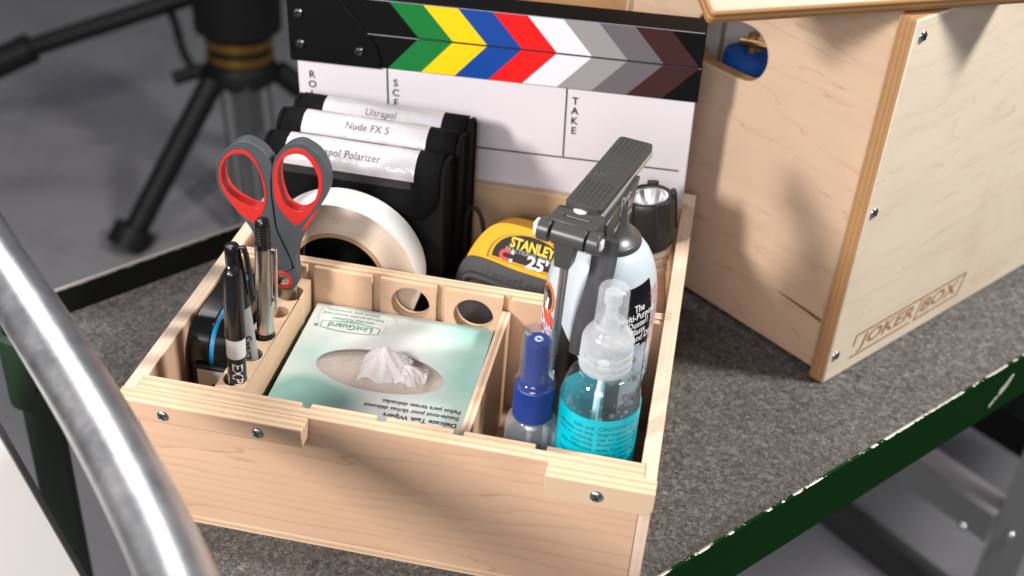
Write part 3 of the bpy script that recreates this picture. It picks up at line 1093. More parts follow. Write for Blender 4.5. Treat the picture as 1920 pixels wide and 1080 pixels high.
# ------------------------------------------------------------------ pens
pn = thing('marker', 'black capped dry erase marker with white band, nearest the corner in the pen block', 'marker', (0.0537, 0.0385, 0.046), (R(0.5), R(2.0), 0), group='pens in the pen block')
mb = MB()
mb.lathe([(0.0, 0.0), (0.0056, 0.0), (0.0058, 0.001), (0.0058, 0.080)], 36)
mb.build('barrel', plain('black_barrel', (0.016, 0.016, 0.018), 0.3, bump=0.02), pn)
mb = MB()
mb.lathe([(0.00585, 0.0665), (0.00590, 0.067), (0.00590, 0.0805), (0.00585, 0.081)], 36)
mb.build('white_band', plain('white_band', (0.66, 0.66, 0.66), 0.35), pn)
mb = MB()
mb.lathe([(0.0059, 0.0808), (0.0064, 0.0812), (0.0064, 0.0835), (0.0061, 0.100), (0.0054, 0.1270), (0.0051, 0.1288), (0.0044, 0.1296), (0.0036, 0.1290), (0.0030, 0.1283), (0.0, 0.1286)], 36)
mb.build('cap', BLACK_GLOSS, pn)


def vert_wrap(r, phi0, ztop, adv=1.0):
    """text running downwards on an upright cylinder, letter tops to the right"""
    return lambda u, v: ((r) * math.sin(phi0 + v / r), -(r) * math.cos(phi0 + v / r), ztop - u)


mb = MB()
mb.text('EXPO', 0.0095, vert_wrap(0.00595, 0.42, 0.0640), 0, align='LEFT', bold=0.012, shear=0.2, xs=0.95)
mb.text('dry erase', 0.0036, vert_wrap(0.00592, -0.62, 0.0600), 0, align='LEFT', shear=0.2)
mb.build('lettering', WHITE_INK, pn, smooth=0, recalc=False)

sp = thing('marker', 'grey permanent marker with glossy black clip cap, leaning behind the dry erase marker', 'marker', (0.0565, 0.0642, 0.046), (R(-0.5), R(-4.6), 0), group='pens in the pen block')
mb = MB()
mb.lathe([(0.0, 0.0), (0.0054, 0.0), (0.0056, 0.001), (0.0056, 0.085)], 36)
mb.build('barrel', plain('grey_barrel', (0.30, 0.31, 0.32), 0.35), sp)
mb = MB()
mb.lathe([(0.0056, 0.0840), (0.0062, 0.0844), (0.0062, 0.0865), (0.0057, 0.108), (0.0049, 0.1230), (0.0046, 0.1268), (0.0038, 0.1282), (0.0025, 0.1286), (0.0, 0.1286)], 36)
cap = mb.build('cap', BLACK_GLOSS, sp)
mb = MB()
mb.tube([(0.0045, 0.001, 0.1255), (0.0072, 0.001, 0.1262), (0.0082, 0.001, 0.120), (0.0088, 0.001, 0.106), (0.0086, 0.001, 0.0915)], [0.0014, 0.0015, 0.0015, 0.0014, 0.0012], 10, squash=(1.6, 1.0))
mb.build('clip', BLACK_GLOSS, cap)
mb = MB()
mb.text('Sharpie', 0.0092, vert_wrap(0.00575, 0.42, 0.0655), 0, align='LEFT', bold=0.012, shear=0.35, xs=0.9)
mb.text('Permanent Marker', 0.0030, vert_wrap(0.00575, -0.50, 0.060), 0, align='LEFT')
mb.build('lettering', BLACK_INK, sp, smooth=0, recalc=False)

rf = thing('threaded_pen', 'brushed steel pen with black threaded top and side clip, between markers and scissors', 'pen', (0.0548, 0.0862, 0.0680), (0, R(1.9), 0), group='pens in the pen block')
m_bst, nt, out = new_mat('brushed_steel')
v = obj_vec(nt, (900, 900, 14))
bn = noise_n(nt, v, 1.0, 4)
principled(nt, out, mixc(nt, bn, (0.50, 0.45, 0.41), (0.70, 0.66, 0.62)), math_n(nt, 'MULTIPLY_ADD', bn, 0.15, 0.22), 1.0, bump=bn, bump_str=0.05, bump_dist=0.0003)
mb = MB()
mb.lathe([(0.0, 0.0), (0.0057, 0.0), (0.0058, 0.0275), (0.0056, 0.0282)], 36, mat=1)
mb.lathe([(0.0056, 0.0280), (0.0054, 0.0295), (0.0055, 0.030), (0.0055, 0.0920), (0.0053, 0.0935), (0.0048, 0.0935)], 36)
mb.build('barrel', [m_bst, BLACK_GLOSS], rf)
mb = MB()
pr = [(0.0051, 0.0935)]
pr += [(0.0051, 0.0965)]
for i in range(6):
    z = 0.0970 + i * 0.0021
    pr += [(0.0044, z), (0.0049, z + 0.0006), (0.0049, z + 0.0013), (0.0044, z + 0.0019)]
pr += [(0.0048, 0.1100), (0.0046, 0.1118), (0.0036, 0.1135), (0.0015, 0.1139), (0.0, 0.1140)]
mb.lathe(pr, 32)
mb.build('threaded_top', BLACK_GLOSS, rf)
mb = MB()
mb.box(0.0052, 0.0084, -0.0010, 0.0014, 0.0895, 0.0935)
mb.box(0.0072, 0.0086, -0.0013, 0.0017, 0.0480, 0.0935)
mb.lathe([(0, 0.0013), (0.0012, 0.0009), (0.0016, 0), (0.0012, -0.0009), (0, -0.0013)], 12, M=Matrix.Translation((0.0067, 0.0, 0.0540)))
mb.build('clip', STEEL, rf, bevel=0.0004)

# scissors
sc = thing('scissors', 'scissors with dark grey handles and red finger loops, blades down in the pen block', 'scissors', (0.055, 0.1362, 0.0870))
mm = lambda L: [((x - 55) / 1000, (z - 87) / 1000) for x, z in L]


def widen(L):
    cx_ = (min(p[0] for p in L) + max(p[0] for p in L)) / 2
    cz_ = (min(p[1] for p in L) + max(p[1] for p in L)) / 2
    rx_ = (max(p[0] for p in L) - min(p[0] for p in L)) / 2
    rz_ = (max(p[1] for p in L) - min(p[1] for p in L)) / 2
    return [(x - 2.4 * max(0, (cx_ - x) / rx_), z - 4.2 * max(0, (cz_ - z) / rz_)) for x, z in L]

GREY_H = plain('grey_handle', (0.055, 0.063, 0.072), 0.5, bump=0.15, scale=900)
RED_H = plain('red_handle', (0.52, 0.020, 0.017), 0.42, bump=0.08, scale=600)
L_out = [(48.3, 193.8), (45.7, 199.5), (41.8, 203.9), (35.8, 207.3), (29.7, 208.0), (23.4, 205.3), (17.8, 200.0), (13.2, 193.1), (10.5, 185.9), (9.7, 177.9), (10.5, 171.1), (13.7, 164.7), (18.1, 159.6), (24.0, 152.4), (29.9, 144.5), (34.7, 133.9), (39.1, 125.0), (42.9, 114.5), (45.4, 106.5), (48.5, 108.4), (52.0, 111.5), (58.6, 116.1), (56.7, 125.1), (52.4, 135.6), (48.6, 146.1), (47.1, 161.1), (46.5, 171.5), (46.8, 181.8)]
L_red = [(11.9, 182.8), (12.8, 188.6), (16.5, 195.3), (20.9, 199.4), (27.3, 201.5), (32.4, 200.7), (37.2, 195.9), (40.4, 188.6), (42.6, 181.1), (43.5, 172.1), (42.5, 163.8), (39.1, 155.0), (34.0, 148.8), (31.8, 148.4), (25.1, 152.6), (19.2, 159.8), (13.9, 168.1), (11.6, 175.8)]
L_hol = [(26.0, 198.2), (21.7, 196.2), (18.0, 191.2), (16.0, 184.7), (16.0, 176.8), (19.0, 171.0), (24.0, 167.1), (30.1, 164.6), (35.4, 163.8), (39.7, 165.1), (41.6, 169.5), (41.7, 176.4), (40.6, 183.0), (38.4, 190.0), (35.1, 195.0), (30.7, 198.2)]
R_out = [(48.7, 193.4), (51.4, 200.5), (56.3, 206.7), (61.5, 210.9), (66.6, 212.8), (71.7, 212.0), (77.6, 208.6), (81.5, 204.3), (84.9, 197.1), (86.1, 189.5), (85.6, 182.7), (82.8, 174.2), (78.5, 166.6), (73.0, 157.5), (68.5, 148.4), (65.0, 139.4), (62.5, 131.7), (61.4, 124.2), (61.8, 116.8), (62.6, 109.5), (61.4, 103.0), (58.0, 98.5), (52.4, 97.0), (47.2, 97.7), (45.0, 101.5), (45.9, 105.6), (49.1, 107.6), (52.6, 110.8), (59.7, 115.9), (60.0, 117.9), (57.6, 126.2), (53.5, 136.4), (49.7, 146.5), (48.4, 161.6), (47.6, 171.9), (47.8, 185.4)]
R_red = [(65.5, 208.8), (60.3, 206.9), (55.0, 202.2), (50.6, 194.8), (49.0, 187.7), (48.7, 179.7), (49.2, 170.6), (51.0, 164.0), (56.1, 156.8), (61.7, 151.9), (64.9, 152.5), (70.9, 159.4), (77.5, 169.9), (80.9, 178.5), (82.1, 185.5), (81.8, 193.3), (79.4, 199.5), (75.5, 204.9), (70.5, 208.5)]
R_hol = [(65.3, 204.6), (60.7, 202.5), (57.0, 198.1), (54.8, 191.1), (54.6, 183.2), (55.7, 176.6), (57.8, 170.6), (62.0, 167.3), (67.0, 166.9), (72.3, 170.1), (76.7, 176.0), (78.9, 182.7), (79.1, 189.5), (77.2, 195.3), (74.3, 200.4), (70.4, 204.1)]
for lo_, rd_, ho_, dy in ((L_out, L_red, L_hol, 0.0004), (R_out, R_red, R_hol, 0.0)):
    mb = MB()
    rl = smooth_loop(mm(rd_), 3)
    mb.prism([smooth_loop(mm(lo_), 3), rl], -0.0045 + dy, 0.0045 + dy, XZ)
    h = mb.build('handle', GREY_H, sc, bevel=0.0013, seg=3, smooth=50)
    mb = MB()
    mb.prism([rl, smooth_loop(mm(widen(ho_)), 4)], -0.0047 + dy, 0.0047 + dy, XZ)
    mb.build('finger_loop', RED_H, h, bevel=0.0010, seg=3, smooth=50)
mb = MB()
mb.prism([smooth_loop(mm([(67.6, 149.4), (71.7, 157.0), (75.8, 163.3), (77.2, 163.6), (72.9, 155.2), (69.2, 148.6)]), 3)], -0.0048, 0.0030, XZ)
mb.build('grip_inlay', RED_H, sc, bevel=0.0005)
mb = MB()
mb.prism([mm([(48.0, 100.0), (60.4, 102.2), (59.9, 91.0), (56.0, 50.0), (52.5, 50.0), (47.2, 86.0)])], -0.0022, -0.0004, XZ)
mb.prism([mm([(46.8, 100.0), (59.4, 101.2), (58.0, 91.0), (54.5, 50.0), (51.0, 50.0), (46.6, 86.0)])], -0.0002, 0.0015, XZ)
mb.build('blade', STEEL, sc, bevel=0.0003)
Mx = Matrix.Translation((-0.0033, -0.0046, 0.0189)) @ OUT_NEG_Y
mb = MB()
mb.lathe([(0.0045, 0.0006), (0.0062, 0.0009), (0.0070, 0.0), (0.0070, -0.001)], 32, M=Mx)
pv = mb.build('pivot_ring', RED_H, sc)
mb = MB()
mb.lathe([(0.0, 0.0012), (0.0030, 0.0009), (0.0045, 0.0002), (0.0045, -0.001)], 28, M=Mx)
mb.build('pivot_rivet', STEEL, pv)

# black hard case with blue seal in the narrow left compartment
hc = thing('hard_case', 'small black clamshell case with bright blue seal, upright against the left wall of the tray', 'case', (0.0270, 0.1090, 0.0066))
outl = rrect(-0.0470, 0.0445, 0.0, 0.0990, 0.024, 8, (0, 0, 1, 1))
outl2 = rrect(-0.0455, 0.0430, 0.0015, 0.0975, 0.023, 8, (0, 0, 1, 1))
for a, b in ((-0.0150, -0.0018), (0.0018, 0.0150)):
    mb = MB()
    mb.prism([outl], a, b, YZ)
    mb.build('shell', BLACK_GLOSS, hc, bevel=0.0035, seg=3)
mb = MB()
mb.prism([rrect(-0.0460, 0.0435, 0.001, 0.0980, 0.0235, 8, (0, 0, 1, 1))], -0.0019, 0.0019, YZ)
mb.build('seal', plain('blue_seal', (0.005, 0.30, 0.62), 0.4), hc, bevel=0.0006)
mb = MB()
mb.box(-0.011, 0.013, -0.0505, -0.0470, 0.0, 0.0740)
ltc = mb.build('latch', BLACK_MATT, hc, bevel=0.001)
mb = MB()
mb.box(-0.0080, 0.0125, -0.0511, -0.0507, 0.030, 0.0715)
mb.build('sticker', plain('white_sticker', (0.66, 0.63, 0.63), 0.5), hc)
mb = MB()
mb.text('SC', 0.012, lambda u, v: (0.0050 + v, -0.0513, 0.062 - u), 0, align='LEFT', bold=0.0)
mb.build('lettering', BLACK_INK, hc, smooth=0, recalc=False)

# ------------------------------------------------------------------ white tape roll
tr_ = thing('tape_roll', 'roll of white cloth tape standing on edge in front of the black pouches', 'tape roll', (0.0767, 0.1850, 0.0264))
TR, TI = 0.0590, 0.0330
rc = 0.0600
m_tape_side, nt, out = new_mat('tape_side')
tc = N(nt, 'TexCoord')
sep = N(nt, 'SeparateXYZ')
nt.links.new(tc.outputs['Object'], sep.inputs[0])
zz = math_n(nt, 'SUBTRACT', sep.outputs[2], rc)
rad = math_n(nt, 'SQRT', math_n(nt, 'ADD', math_n(nt, 'MULTIPLY', sep.outputs[0], sep.outputs[0]), math_n(nt, 'MULTIPLY', zz, zz)))
cmb = N(nt, 'CombineXYZ')
nt.links.new(math_n(nt, 'MULTIPLY', rad, 900.0), cmb.inputs[0])
nt.links.new(math_n(nt, 'MULTIPLY', math_n(nt, 'ARCTAN2', zz, sep.outputs[0]), 1.5), cmb.inputs[1])
rn = noise_n(nt, cmb.outputs[0], 1.0, 4, 0.7)
rn2 = noise_n(nt, tc.outputs['Object'], 60, 4)
c = mixc(nt, rn, (0.50, 0.40, 0.31), (0.68, 0.59, 0.50))
c = mixc(nt, ramp(nt, rn2, [(0.55, 0.0), (0.75, 0.6)]), c, (0.40, 0.31, 0.23))
principled(nt, out, c, 0.75, 0, 0.2, bump=rn, bump_str=0.2, bump_dist=0.0006)
m_tape = plain('white_tape', (0.76, 0.75, 0.72), 0.6, var=0.03, bump=0.1)
m_core = plain('cardboard_core', (0.36, 0.21, 0.12), 0.8)
MT = Matrix.Translation((0, 0, rc)) @ OUT_NEG_Y
mb = MB()
mb.lathe([(TR, 0.0125), (TR, -0.0125)], 96, M=MT, mat=0)
mb.lathe([(TI + 0.003, 0.0122), (TR - 0.0006, 0.0127), (TR, 0.0125)], 96, M=MT, mat=1)
mb.lathe([(TR, -0.0125), (TR - 0.0006, -0.0127), (TI + 0.003, -0.0122)], 96, M=MT, mat=1)
mb.build('tape', [m_tape, m_tape_side], tr_, smooth=30)
mb = MB()
mb.lathe([(TI, 0.0126), (TI + 0.003, 0.0126), (TI + 0.003, -0.0126), (TI, -0.0126), (TI, 0.0126)], 80, M=MT)
mb.build('core', m_core, tr_)

# ------------------------------------------------------------------ filter pouches
m_nyl, nt, out = new_mat('black_nylon')
v = obj_vec(nt)
wv = N(nt, 'TexWave', bands_direction='DIAGONAL')
wv.inputs['Scale'].default_value = 420
wv.inputs['Distortion'].default_value = 0.6
nt.links.new(v, wv.inputs['Vector'])
nz = noise_n(nt, v, 55, 4)
principled(nt, out, mixc(nt, nz, (0.003, 0.003, 0.0033), (0.008, 0.008, 0.0085)), 0.75, 0, 0.10, bump=math_n(nt, 'ADD', math_n(nt, 'MULTIPLY', wv.outputs['Fac'], 0.35), nz), bump_str=0.35, bump_dist=0.0014)
m_label, nt, out = new_mat('paper_label_under_tape')
v = obj_vec(nt)
ln_ = noise_n(nt, v, 40, 3)
principled(nt, out, mixc(nt, ln_, (0.50, 0.46, 0.51), (0.62, 0.60, 0.61)), 0.35, 0, 0.5, bump=noise_n(nt, v, 75, 3, 0.5, 0.8), bump_str=0.22, bump_dist=0.004, Coat_Weight=1.0, Coat_Roughness=0.05, Coat_IOR=1.8)
for n_x in nt.nodes:
    if n_x.type == 'BUMP':
        nt.links.new(n_x.outputs[0], [q for q in nt.nodes if q.type == 'BSDF_PRINCIPLED'][0].inputs['Coat Normal'])
m_velc = plain('velcro_edge', (0.018, 0.018, 0.019), 0.8, bump=0.8, scale=700)


def pouch(y0, y1, ztop, x0, x1, lx0, lx1, s0, s1, words, label_txt, tilt, slant=0.0):
    p = thing('filter_pouch', label_txt, 'pouch', ((x0 + x1) / 2, (y0 + y1) / 2, 0.0264), (R(tilt), R(slant), 0), group='black nylon filter pouches')
    hw, hd_, h = (x1 - x0) / 2, (y1 - y0) / 2, ztop - 0.0264
    r = hd_ * 0.96
    # profile across y-z, front bottom -> over the top -> back bottom
    prof = [(-hd_, 0.0), (-hd_, h * 0.35), (-hd_, h - r)]
    nseg = 12
    arc = [(-r * math.cos(pi * i / nseg) * hd_ / r, h - r + r * math.sin(pi * i / nseg)) for i in range(1, nseg)]
    prof = prof + arc + [(hd_, h - r), (hd_, h * 0.35), (hd_, 0.0)]
    mb = MB()
    mb.prism([prof], -hw, hw, YZ)
    body = mb.build('body', m_nyl, p, bevel=0.0035, seg=3, smooth=60)
    # arc-length path from the crown down the front
    path = [Vector(a) for a in reversed([(-hd_, h * 0.15), (-hd_, h * 0.5), (-hd_, h - r)] + arc[:nseg // 2 + 2])]
    cum = [0.0]
    for a, b in zip(path, path[1:]):
        cum.append(cum[-1] + (b - a).length)

    def on_path(s, off):
        for i in range(len(path) - 1):
            if s <= cum[i + 1] or i == len(path) - 2:
                t = (s - cum[i]) / (cum[i + 1] - cum[i])
                q = path[i].lerp(path[i + 1], t)
                # smooth normal: radial on the round part, flat below
                if q.y > h - r:
                    n = Vector((q.x * (r / hd_), q.y - (h - r)))
                    n.normalize()
                else:
                    n = Vector((-1.0, 0.0))
                return q + n * off
        return path[-1]

    def sheet(mb, xa, xb, sa, sb, off, mat=0, nu=10, nv=18, corner=0.0, wav=0.0):
        def fn(u, v):
            s = sa + (sb - sa) * v
            xx = xa + (xb - xa) * u
            if corner and v > 0.6:
                k_ = corner * max(0.0, (v - 0.6) / 0.4) ** 2.4
                mid = (xa + xb) / 2
                xx = mid + (xx - mid) * (1 - k_ / ((xb - xa) / 2))
            o2 = off + wav * noise.noise((xx * 90, s * 120, y0 * 30))
            q = on_path(s, o2)
            return (xx, q.x, q.y)
        mb.grid(fn, nu, nv, mat)

    mb = MB()
    sheet(mb, -hw + 0.003, hw - 0.003, 0.0, s1 + 0.030, 0.0012, corner=0.012)
    fl_ = mb.build('flap', m_nyl, p, recalc=False)
    so = fl_.modifiers.new('solid', 'SOLIDIFY')
    so.thickness = 0.0016
    so.offset = 0
    mb = MB()
    cxp = (x0 + x1) / 2
    sheet(mb, lx0 - cxp, lx1 - cxp, s0, s1, 0.0025, nu=40, wav=0.00025)
    mb.build('name_strip', m_label, p, recalc=False)
    mb = MB()
    sheet(mb, lx0 - cxp - 0.002, lx1 - cxp - 0.002, s1, s1 + 0.0065, 0.0023, nu=60, wav=0.0006)
    mb.build('velcro_edge', m_velc, p, recalc=False)
    mb = MB()
    for (tx, su, sz, wt, xm) in words:
        def fw_(u, v, tx=tx, su=su, xm=xm):
            q = on_path(su - v, 0.0029)
            return (xm - cxp + u, q.x, q.y)
        mb.text(wt, sz, fw_, 0, bold=0.0, space=1.05)
    mb.build('lettering', plain('marker_ink', (0.13, 0.13, 0.14), 0.3), p, smooth=0, recalc=False)
    # side seam binding
    for sgn in (-1, 1):
        mb = MB()
        pts = [(sgn * hw, a * 0.98, b) for a, b in prof]
        mb.tube(pts, 0.0016, 8)
        mb.build('seam_binding', m_nyl, p)
    return p


pouch(0.2045, 0.2325, 0.1690, 0.0135, 0.1445, 0.0290, 0.1238, 0.005, 0.0285, [(0, 0.0180, 0.0069, 'Ultrapol Polarizer', 0.0720)],
      'front black nylon pouch, its white name strip nearest the tape roll', 0, 0)
pouch(0.2370, 0.2620, 0.1725, 0.0125, 0.1475, 0.0305, 0.1232, 0.004, 0.0265, [(0, 0.0145, 0.0070, 'Nude FX 5', 0.0790)],
      'middle black nylon pouch, name strip lettered by hand ending in 5', 0, 0)
pouch(0.2690, 0.2940, 0.1695, 0.0135, 0.1475, 0.0355, 0.1262, 0.004, 0.0220, [(0, 0.0150, 0.0068, 'Ultrapol', 0.0800)],
      'rear black nylon pouch touching the clapperboard, only the top of its name strip in view', 0, 0)

# drooping cord loop beside the pouches
mb = MB()
mb.tube(smooth_path([(0.1490, 0.270, 0.040), (0.1475, 0.268, 0.078), (0.1500, 0.266, 0.0985), (0.1560, 0.2645, 0.1055), (0.1620, 0.263, 0.0985), (0.1650, 0.262, 0.080), (0.1640, 0.261, 0.050), (0.1600, 0.260, 0.0280)], 6), 0.0018, 10)
o = mb.build('cord', plain('black_cord', (0.02, 0.017, 0.014), 0.7, bump=0.4), None)
o['label'] = 'thin black cord loop hanging beside the rear pouch in front of the rear wall'
o['category'] = 'cord'

# ------------------------------------------------------------------ tape measure
tm = thing('tape_measure', 'yellow and black tape measure leaning behind the cross divider, partly hidden by the duster can', 'tape measure', (0.1925, 0.2020, 0.0560), (R(-24), R(6.5), R(-6)))
YEL = plain('yellow_shell', (0.78, 0.38, 0.001), 0.45, spec=0.25, bump=0.08)
outer = smooth_loop([(-0.036, -0.029), (-0.0385, 0.012), (-0.0365, 0.036), (-0.0290, 0.0560), (-0.0180, 0.0655), (0.004, 0.0675), (0.022, 0.0655), (0.034, 0.056), (0.0385, 0.036), (0.0390, 0.012), (0.038, -0.029)], 5)
mb = MB()
mb.prism([outer], -0.0005, 0.040, XZ)
shell = mb.build('shell', YEL, tm, bevel=0.0055, seg=4, smooth=60)
mb = MB()
grip = smooth_loop([(-0.0395, -0.029), (-0.0405, 0.010), (-0.0385, 0.0300), (-0.0300, 0.0365), (0.0, 0.0352), (0.036, 0.0330), (0.0408, 0.012), (0.0400, -0.029)], 5)
mb.prism([grip], -0.0035, 0.042, XZ)
mb.build('rubber_grip', DARK_RUBBER, tm, bevel=0.003, seg=3, smooth=60)
mb = MB()
mb.tube(smooth_path([(-0.0340, -0.0040, 0.0185), (-0.0280, -0.0042, 0.0225), (-0.005, -0.0042, 0.0208), (0.012, -0.0042, 0.0160), (0.022, -0.0042, 0.006), (0.024, -0.0042, -0.010)], 5), 0.0032, 12)
mb.build('thumb_ridge', DARK_RUBBER, tm)
lab = []
for i in range(25):
    a = pi * i / 24
    lab.append((0.0075 + 0.0270 * math.cos(a), 0.0405 + 0.0215 * math.sin(a) ** 0.8))
mb = MB()
mb.prism([lab], -0.0012, -0.0004, XZ, mat=0)
lb = mb.build('label_plate', plain('tape_label_black', (0.018, 0.015, 0.014), 0.5, spec=0.2), tm)
mb = MB()


def ring2(mb, loop, grow, wd, y, mat):
    cx = sum(p[0] for p in loop) / len(loop)
    cz = sum(p[1] for p in loop) / len(loop)
    sc_ = lambda g: [((x - cx) * g + cx, (z - cz) * g + cz) for x, z in loop]
    A, B = sc_(grow), sc_(grow + wd)
    n = len(loop)
    mb.add([(x, y, z) for x, z in A] + [(x, y, z) for x, z in B], [(i, (i + 1) % n, n + (i + 1) % n, n + i) for i in range(n)], mat)


ring2(mb, lab, 1.09, 0.035, -0.0008, 0)
yl = lambda cx, cz: (lambda u, v: (cx + u, -0.0015, cz + v))
mb.text('STANLEY', 0.0105, yl(0.0085, 0.0543), 1, bold=0.03, xs=0.78)
mb.text('FRACTIONAL SCALE', 0.0042, yl(0.0075, 0.0487), 2, xs=0.95)
mb.text("25'", 0.0125, yl(0.0150, 0.0435), 3, bold=0.03, xs=1.1)
# horseshoe magnet
mag = []
for i in range(15):
    a = pi / 2 + pi * i / 14
    mag.append((-0.0095 + 0.0046 * math.cos(a), 0.0440 + 0.0042 * math.sin(a)))
mag_in = [(-0.0095 + 0.0021 * math.cos(pi / 2 + pi * i / 14), 0.0440 + 0.0018 * math.sin(pi / 2 + pi * i / 14)) for i in range(15)]
mag = [(-0.0060, 0.0482)] + mag + [(-0.0060, 0.0398)]
mag_in = [(-0.0060, 0.0458)] + mag_in + [(-0.0060, 0.0422)]
k_ = len(mag)
mb.add([(x, -0.0015, z) for x, z in mag] + [(x, -0.0015, z) for x, z in mag_in], [(i, i + 1, k_ + i + 1, k_ + i) for i in range(k_ - 1)], 4)
for z0, z1 in ((0.0458, 0.0482), (0.0398, 0.0422)):
    mb.add([(-0.0056, -0.0015, z0), (-0.0036, -0.0015, z0), (-0.0036, -0.0015, z1), (-0.0056, -0.0015, z1)], [(0, 1, 2, 3)], 3)
mb.text('LeverLock', 0.0098, lambda u, v: (0.004 + u, -0.00375, 0.0273 + v), 5, bold=0.012, space=1.15)
mb.build('lettering', [plain('label_border', (0.03, 0.025, 0.01), 0.4), plain('yellow_ink', (0.80, 0.55, 0.01), 0.4), plain('grey_ink', (0.42, 0.42, 0.42), 0.4), WHITE_INK,
                       plain('red_ink', (0.70, 0.02, 0.02), 0.4), plain('embossed_black', (0.008, 0.008, 0.008), 0.45)], lb, smooth=0, recalc=False)

# ------------------------------------------------------------------ flashlight
fx = thing('flashlight', 'black flashlight with knobbly head and silver neck standing in the back right corner, lens up', 'flashlight', (0.3010, 0.2610, 0.0264), (0, R(-8.0), 0))
FH = 0.116
mb = MB()
n_ = 48
prof = [(0.0150, 0.074), (0.0178, 0.078), (0.0186, 0.086), (0.0190, 0.100), (0.0192, 0.110), (0.0186, FH - 0.002), (0.0172, FH), (0.0150, FH), (0.0142, FH - 0.001), (0.0142, FH - 0.004)]
mb.lathe(prof, n_)
for i in range(5):
    a = 2 * pi * i / 5 + 0.55
    mb.box(-0.0042, 0.0042, -0.0204, -0.0165, 0.088, FH + 0.0016, 0, Matrix.Rotation(a, 4, 'Z'))
mb.build('head', BLACK_MATT, fx, bevel=0.0012, seg=3)
mb = MB()
SIL = plain('satin_aluminium', (0.58, 0.49, 0.43), 0.42, 0.55)
mb.lathe([(0.0, 0.0), (0.0118, 0.0), (0.0118, 0.050), (0.0128, 0.052), (0.0128, 0.057), (0.0120, 0.058), (0.0120, 0.060), (0.0142, 0.062), (0.0142, 0.0665), (0.0134, 0.0675), (0.0165, 0.0705), (0.0165, 0.0738), (0.0150, 0.0742)], 44)
mb.build('neck', SIL, fx)
mb = MB()
mb.lathe([(0.0140, FH - 0.003), (0.0120, FH - 0.008), (0.0085, FH - 0.017), (0.0045, FH - 0.024), (0.0030, FH - 0.025)], 20)
mb.lathe([(0.0142, FH - 0.0012), (0.0130, FH - 0.0016), (0.0130, FH - 0.003), (0.0142, FH - 0.003)], 44)
mb.build('reflector', plain('mirror_reflector', (0.92, 0.92, 0.95), 0.24, 1.0, bump=0.02), fx, smooth=10)
mb = MB()
mb.lathe([(0.0, FH - 0.021), (0.0022, FH - 0.022), (0.0030, FH - 0.025), (0, FH - 0.0252)], 20)
mb.build('bulb', plain('led_dome', (0.75, 0.70, 0.45), 0.2), fx)

# ------------------------------------------------------------------ duster can
dc = thing('duster_can', 'white aerosol can with dark grey trigger nozzle and thin steel tube', 'spray can', (0.2685, 0.1145, 0.0066))
CR = 0.0352
m_can = plain('can_white', (0.50, 0.56, 0.61), 0.18, spec=0.6, var=0.01, bump=0.01)
mb = MB()
cp = [(0, 0), (CR - 0.002, 0), (CR, 0.002), (CR, 0.135)]
for i in range(1, 11):
    a = (pi / 2) * i / 10 * 0.93
    cp.append((0.0150 + (CR - 0.0150) * math.cos(a) ** 0.85, 0.135 + 0.0475 * math.sin(a)))
cp += [(0.0150, 0.183), (0, 0.183)]
mb.lathe(cp, 120)
can = mb.build('can', m_can, dc)


def canr(z):
    for (r0, z0), (r1, z1) in zip(cp[1:], cp[2:]):
        if z0 <= z <= z1 and z1 > z0:
            return r0 + (r1 - r0) * (z - z0) / (z1 - z0)
    return CR


def can_at(phi, z, off=0.0003):
    r = canr(z) + off
    return (r * math.sin(phi), -r * math.cos(phi), z)


mb = MB()
# black label: phi range per height, white swoosh at upper left
def lab_patch(mb, f_top, f_bot, pa, pb, mat, off=0.0004, nu=40, nv=10):
    def fn(u, v):
        phi = pa + (pb - pa) * u
        z = f_bot(phi) + (f_top(phi) - f_bot(phi)) * v
        return can_at(phi, z, off)
    mb.grid(fn, nu, nv if nv < 5 else 80, mat)


lerp = lambda a, b, t: a + (b - a) * max(0, min(1, t))
lab_patch(mb, lambda p: 0.1630 + 0.0045 * (p - 0.3), lambda p: 0.004, 0.20, 1.17, 0)
lab_patch(mb, lambda p: lerp(0.136, 0.112, (p + 0.64) / 0.5), lambda p: 0.004, -0.64, 0.20, 0)
lab_patch(mb, lambda p: lerp(0.150, 0.132, (p + 1.5) / 0.7), lambda p: 0.088, -1.55, -0.80, 2)
lab_patch(mb, lambda p: 0.086, lambda p: 0.004, -1.55, -0.64, 0)
lab_patch(mb, lambda p: 0.1215, lambda p: 0.060, 0.62, 1.13, 3, 0.0005)
for _ in range(26):
    p0, z0 = random.uniform(0.64, 1.05), random.uniform(0.062, 0.117)
    hh = random.uniform(0.001, 0.004)
    lab_patch(mb, lambda p, z0=z0, hh=hh: z0 + hh, lambda p, z0=z0: z0, p0, min(1.12, p0 + random.uniform(0.02, 0.10)), random.choice((2, 4, 5, 5)), 0.0007, 4, 2)
wrapc = lambda phi0, z0, off=0.0008, sk=0.0: (lambda u, v: can_at(phi0 + u / CR, z0 + v + sk * u, off))
for i, ln in enumerate(('The', 'Multi-Purpose', 'Duster!', 'Blasts', 'Dust and Dirt', 'From ...')):
    mb.text(ln, 0.0066, wrapc(0.84, 0.1510 - 0.0056 * i, sk=0.10), 1, bold=0.018, xs=0.78)
mb.text('Dust', 0.0150, wrapc(-1.06, 0.1245, sk=-0.2), 1, bold=0.03, shear=0.2, xs=0.75)
mb.text('Off', 0.0150, wrapc(-1.04, 0.1110, sk=-0.2), 1, bold=0.03, shear=0.2, xs=0.75)
ell = lambda c0, z0, rp, rz, sg: (lambda p: z0 + sg * rz * math.sqrt(max(0, 1 - ((p - c0) / rp) ** 2)))
lab_patch(mb, ell(-1.10, 0.1430, 0.27, 0.0098, 1), ell(-1.10, 0.1430, 0.27, 0.0098, -1), -1.36, -0.84, 6, 0.0006, 24, 4)
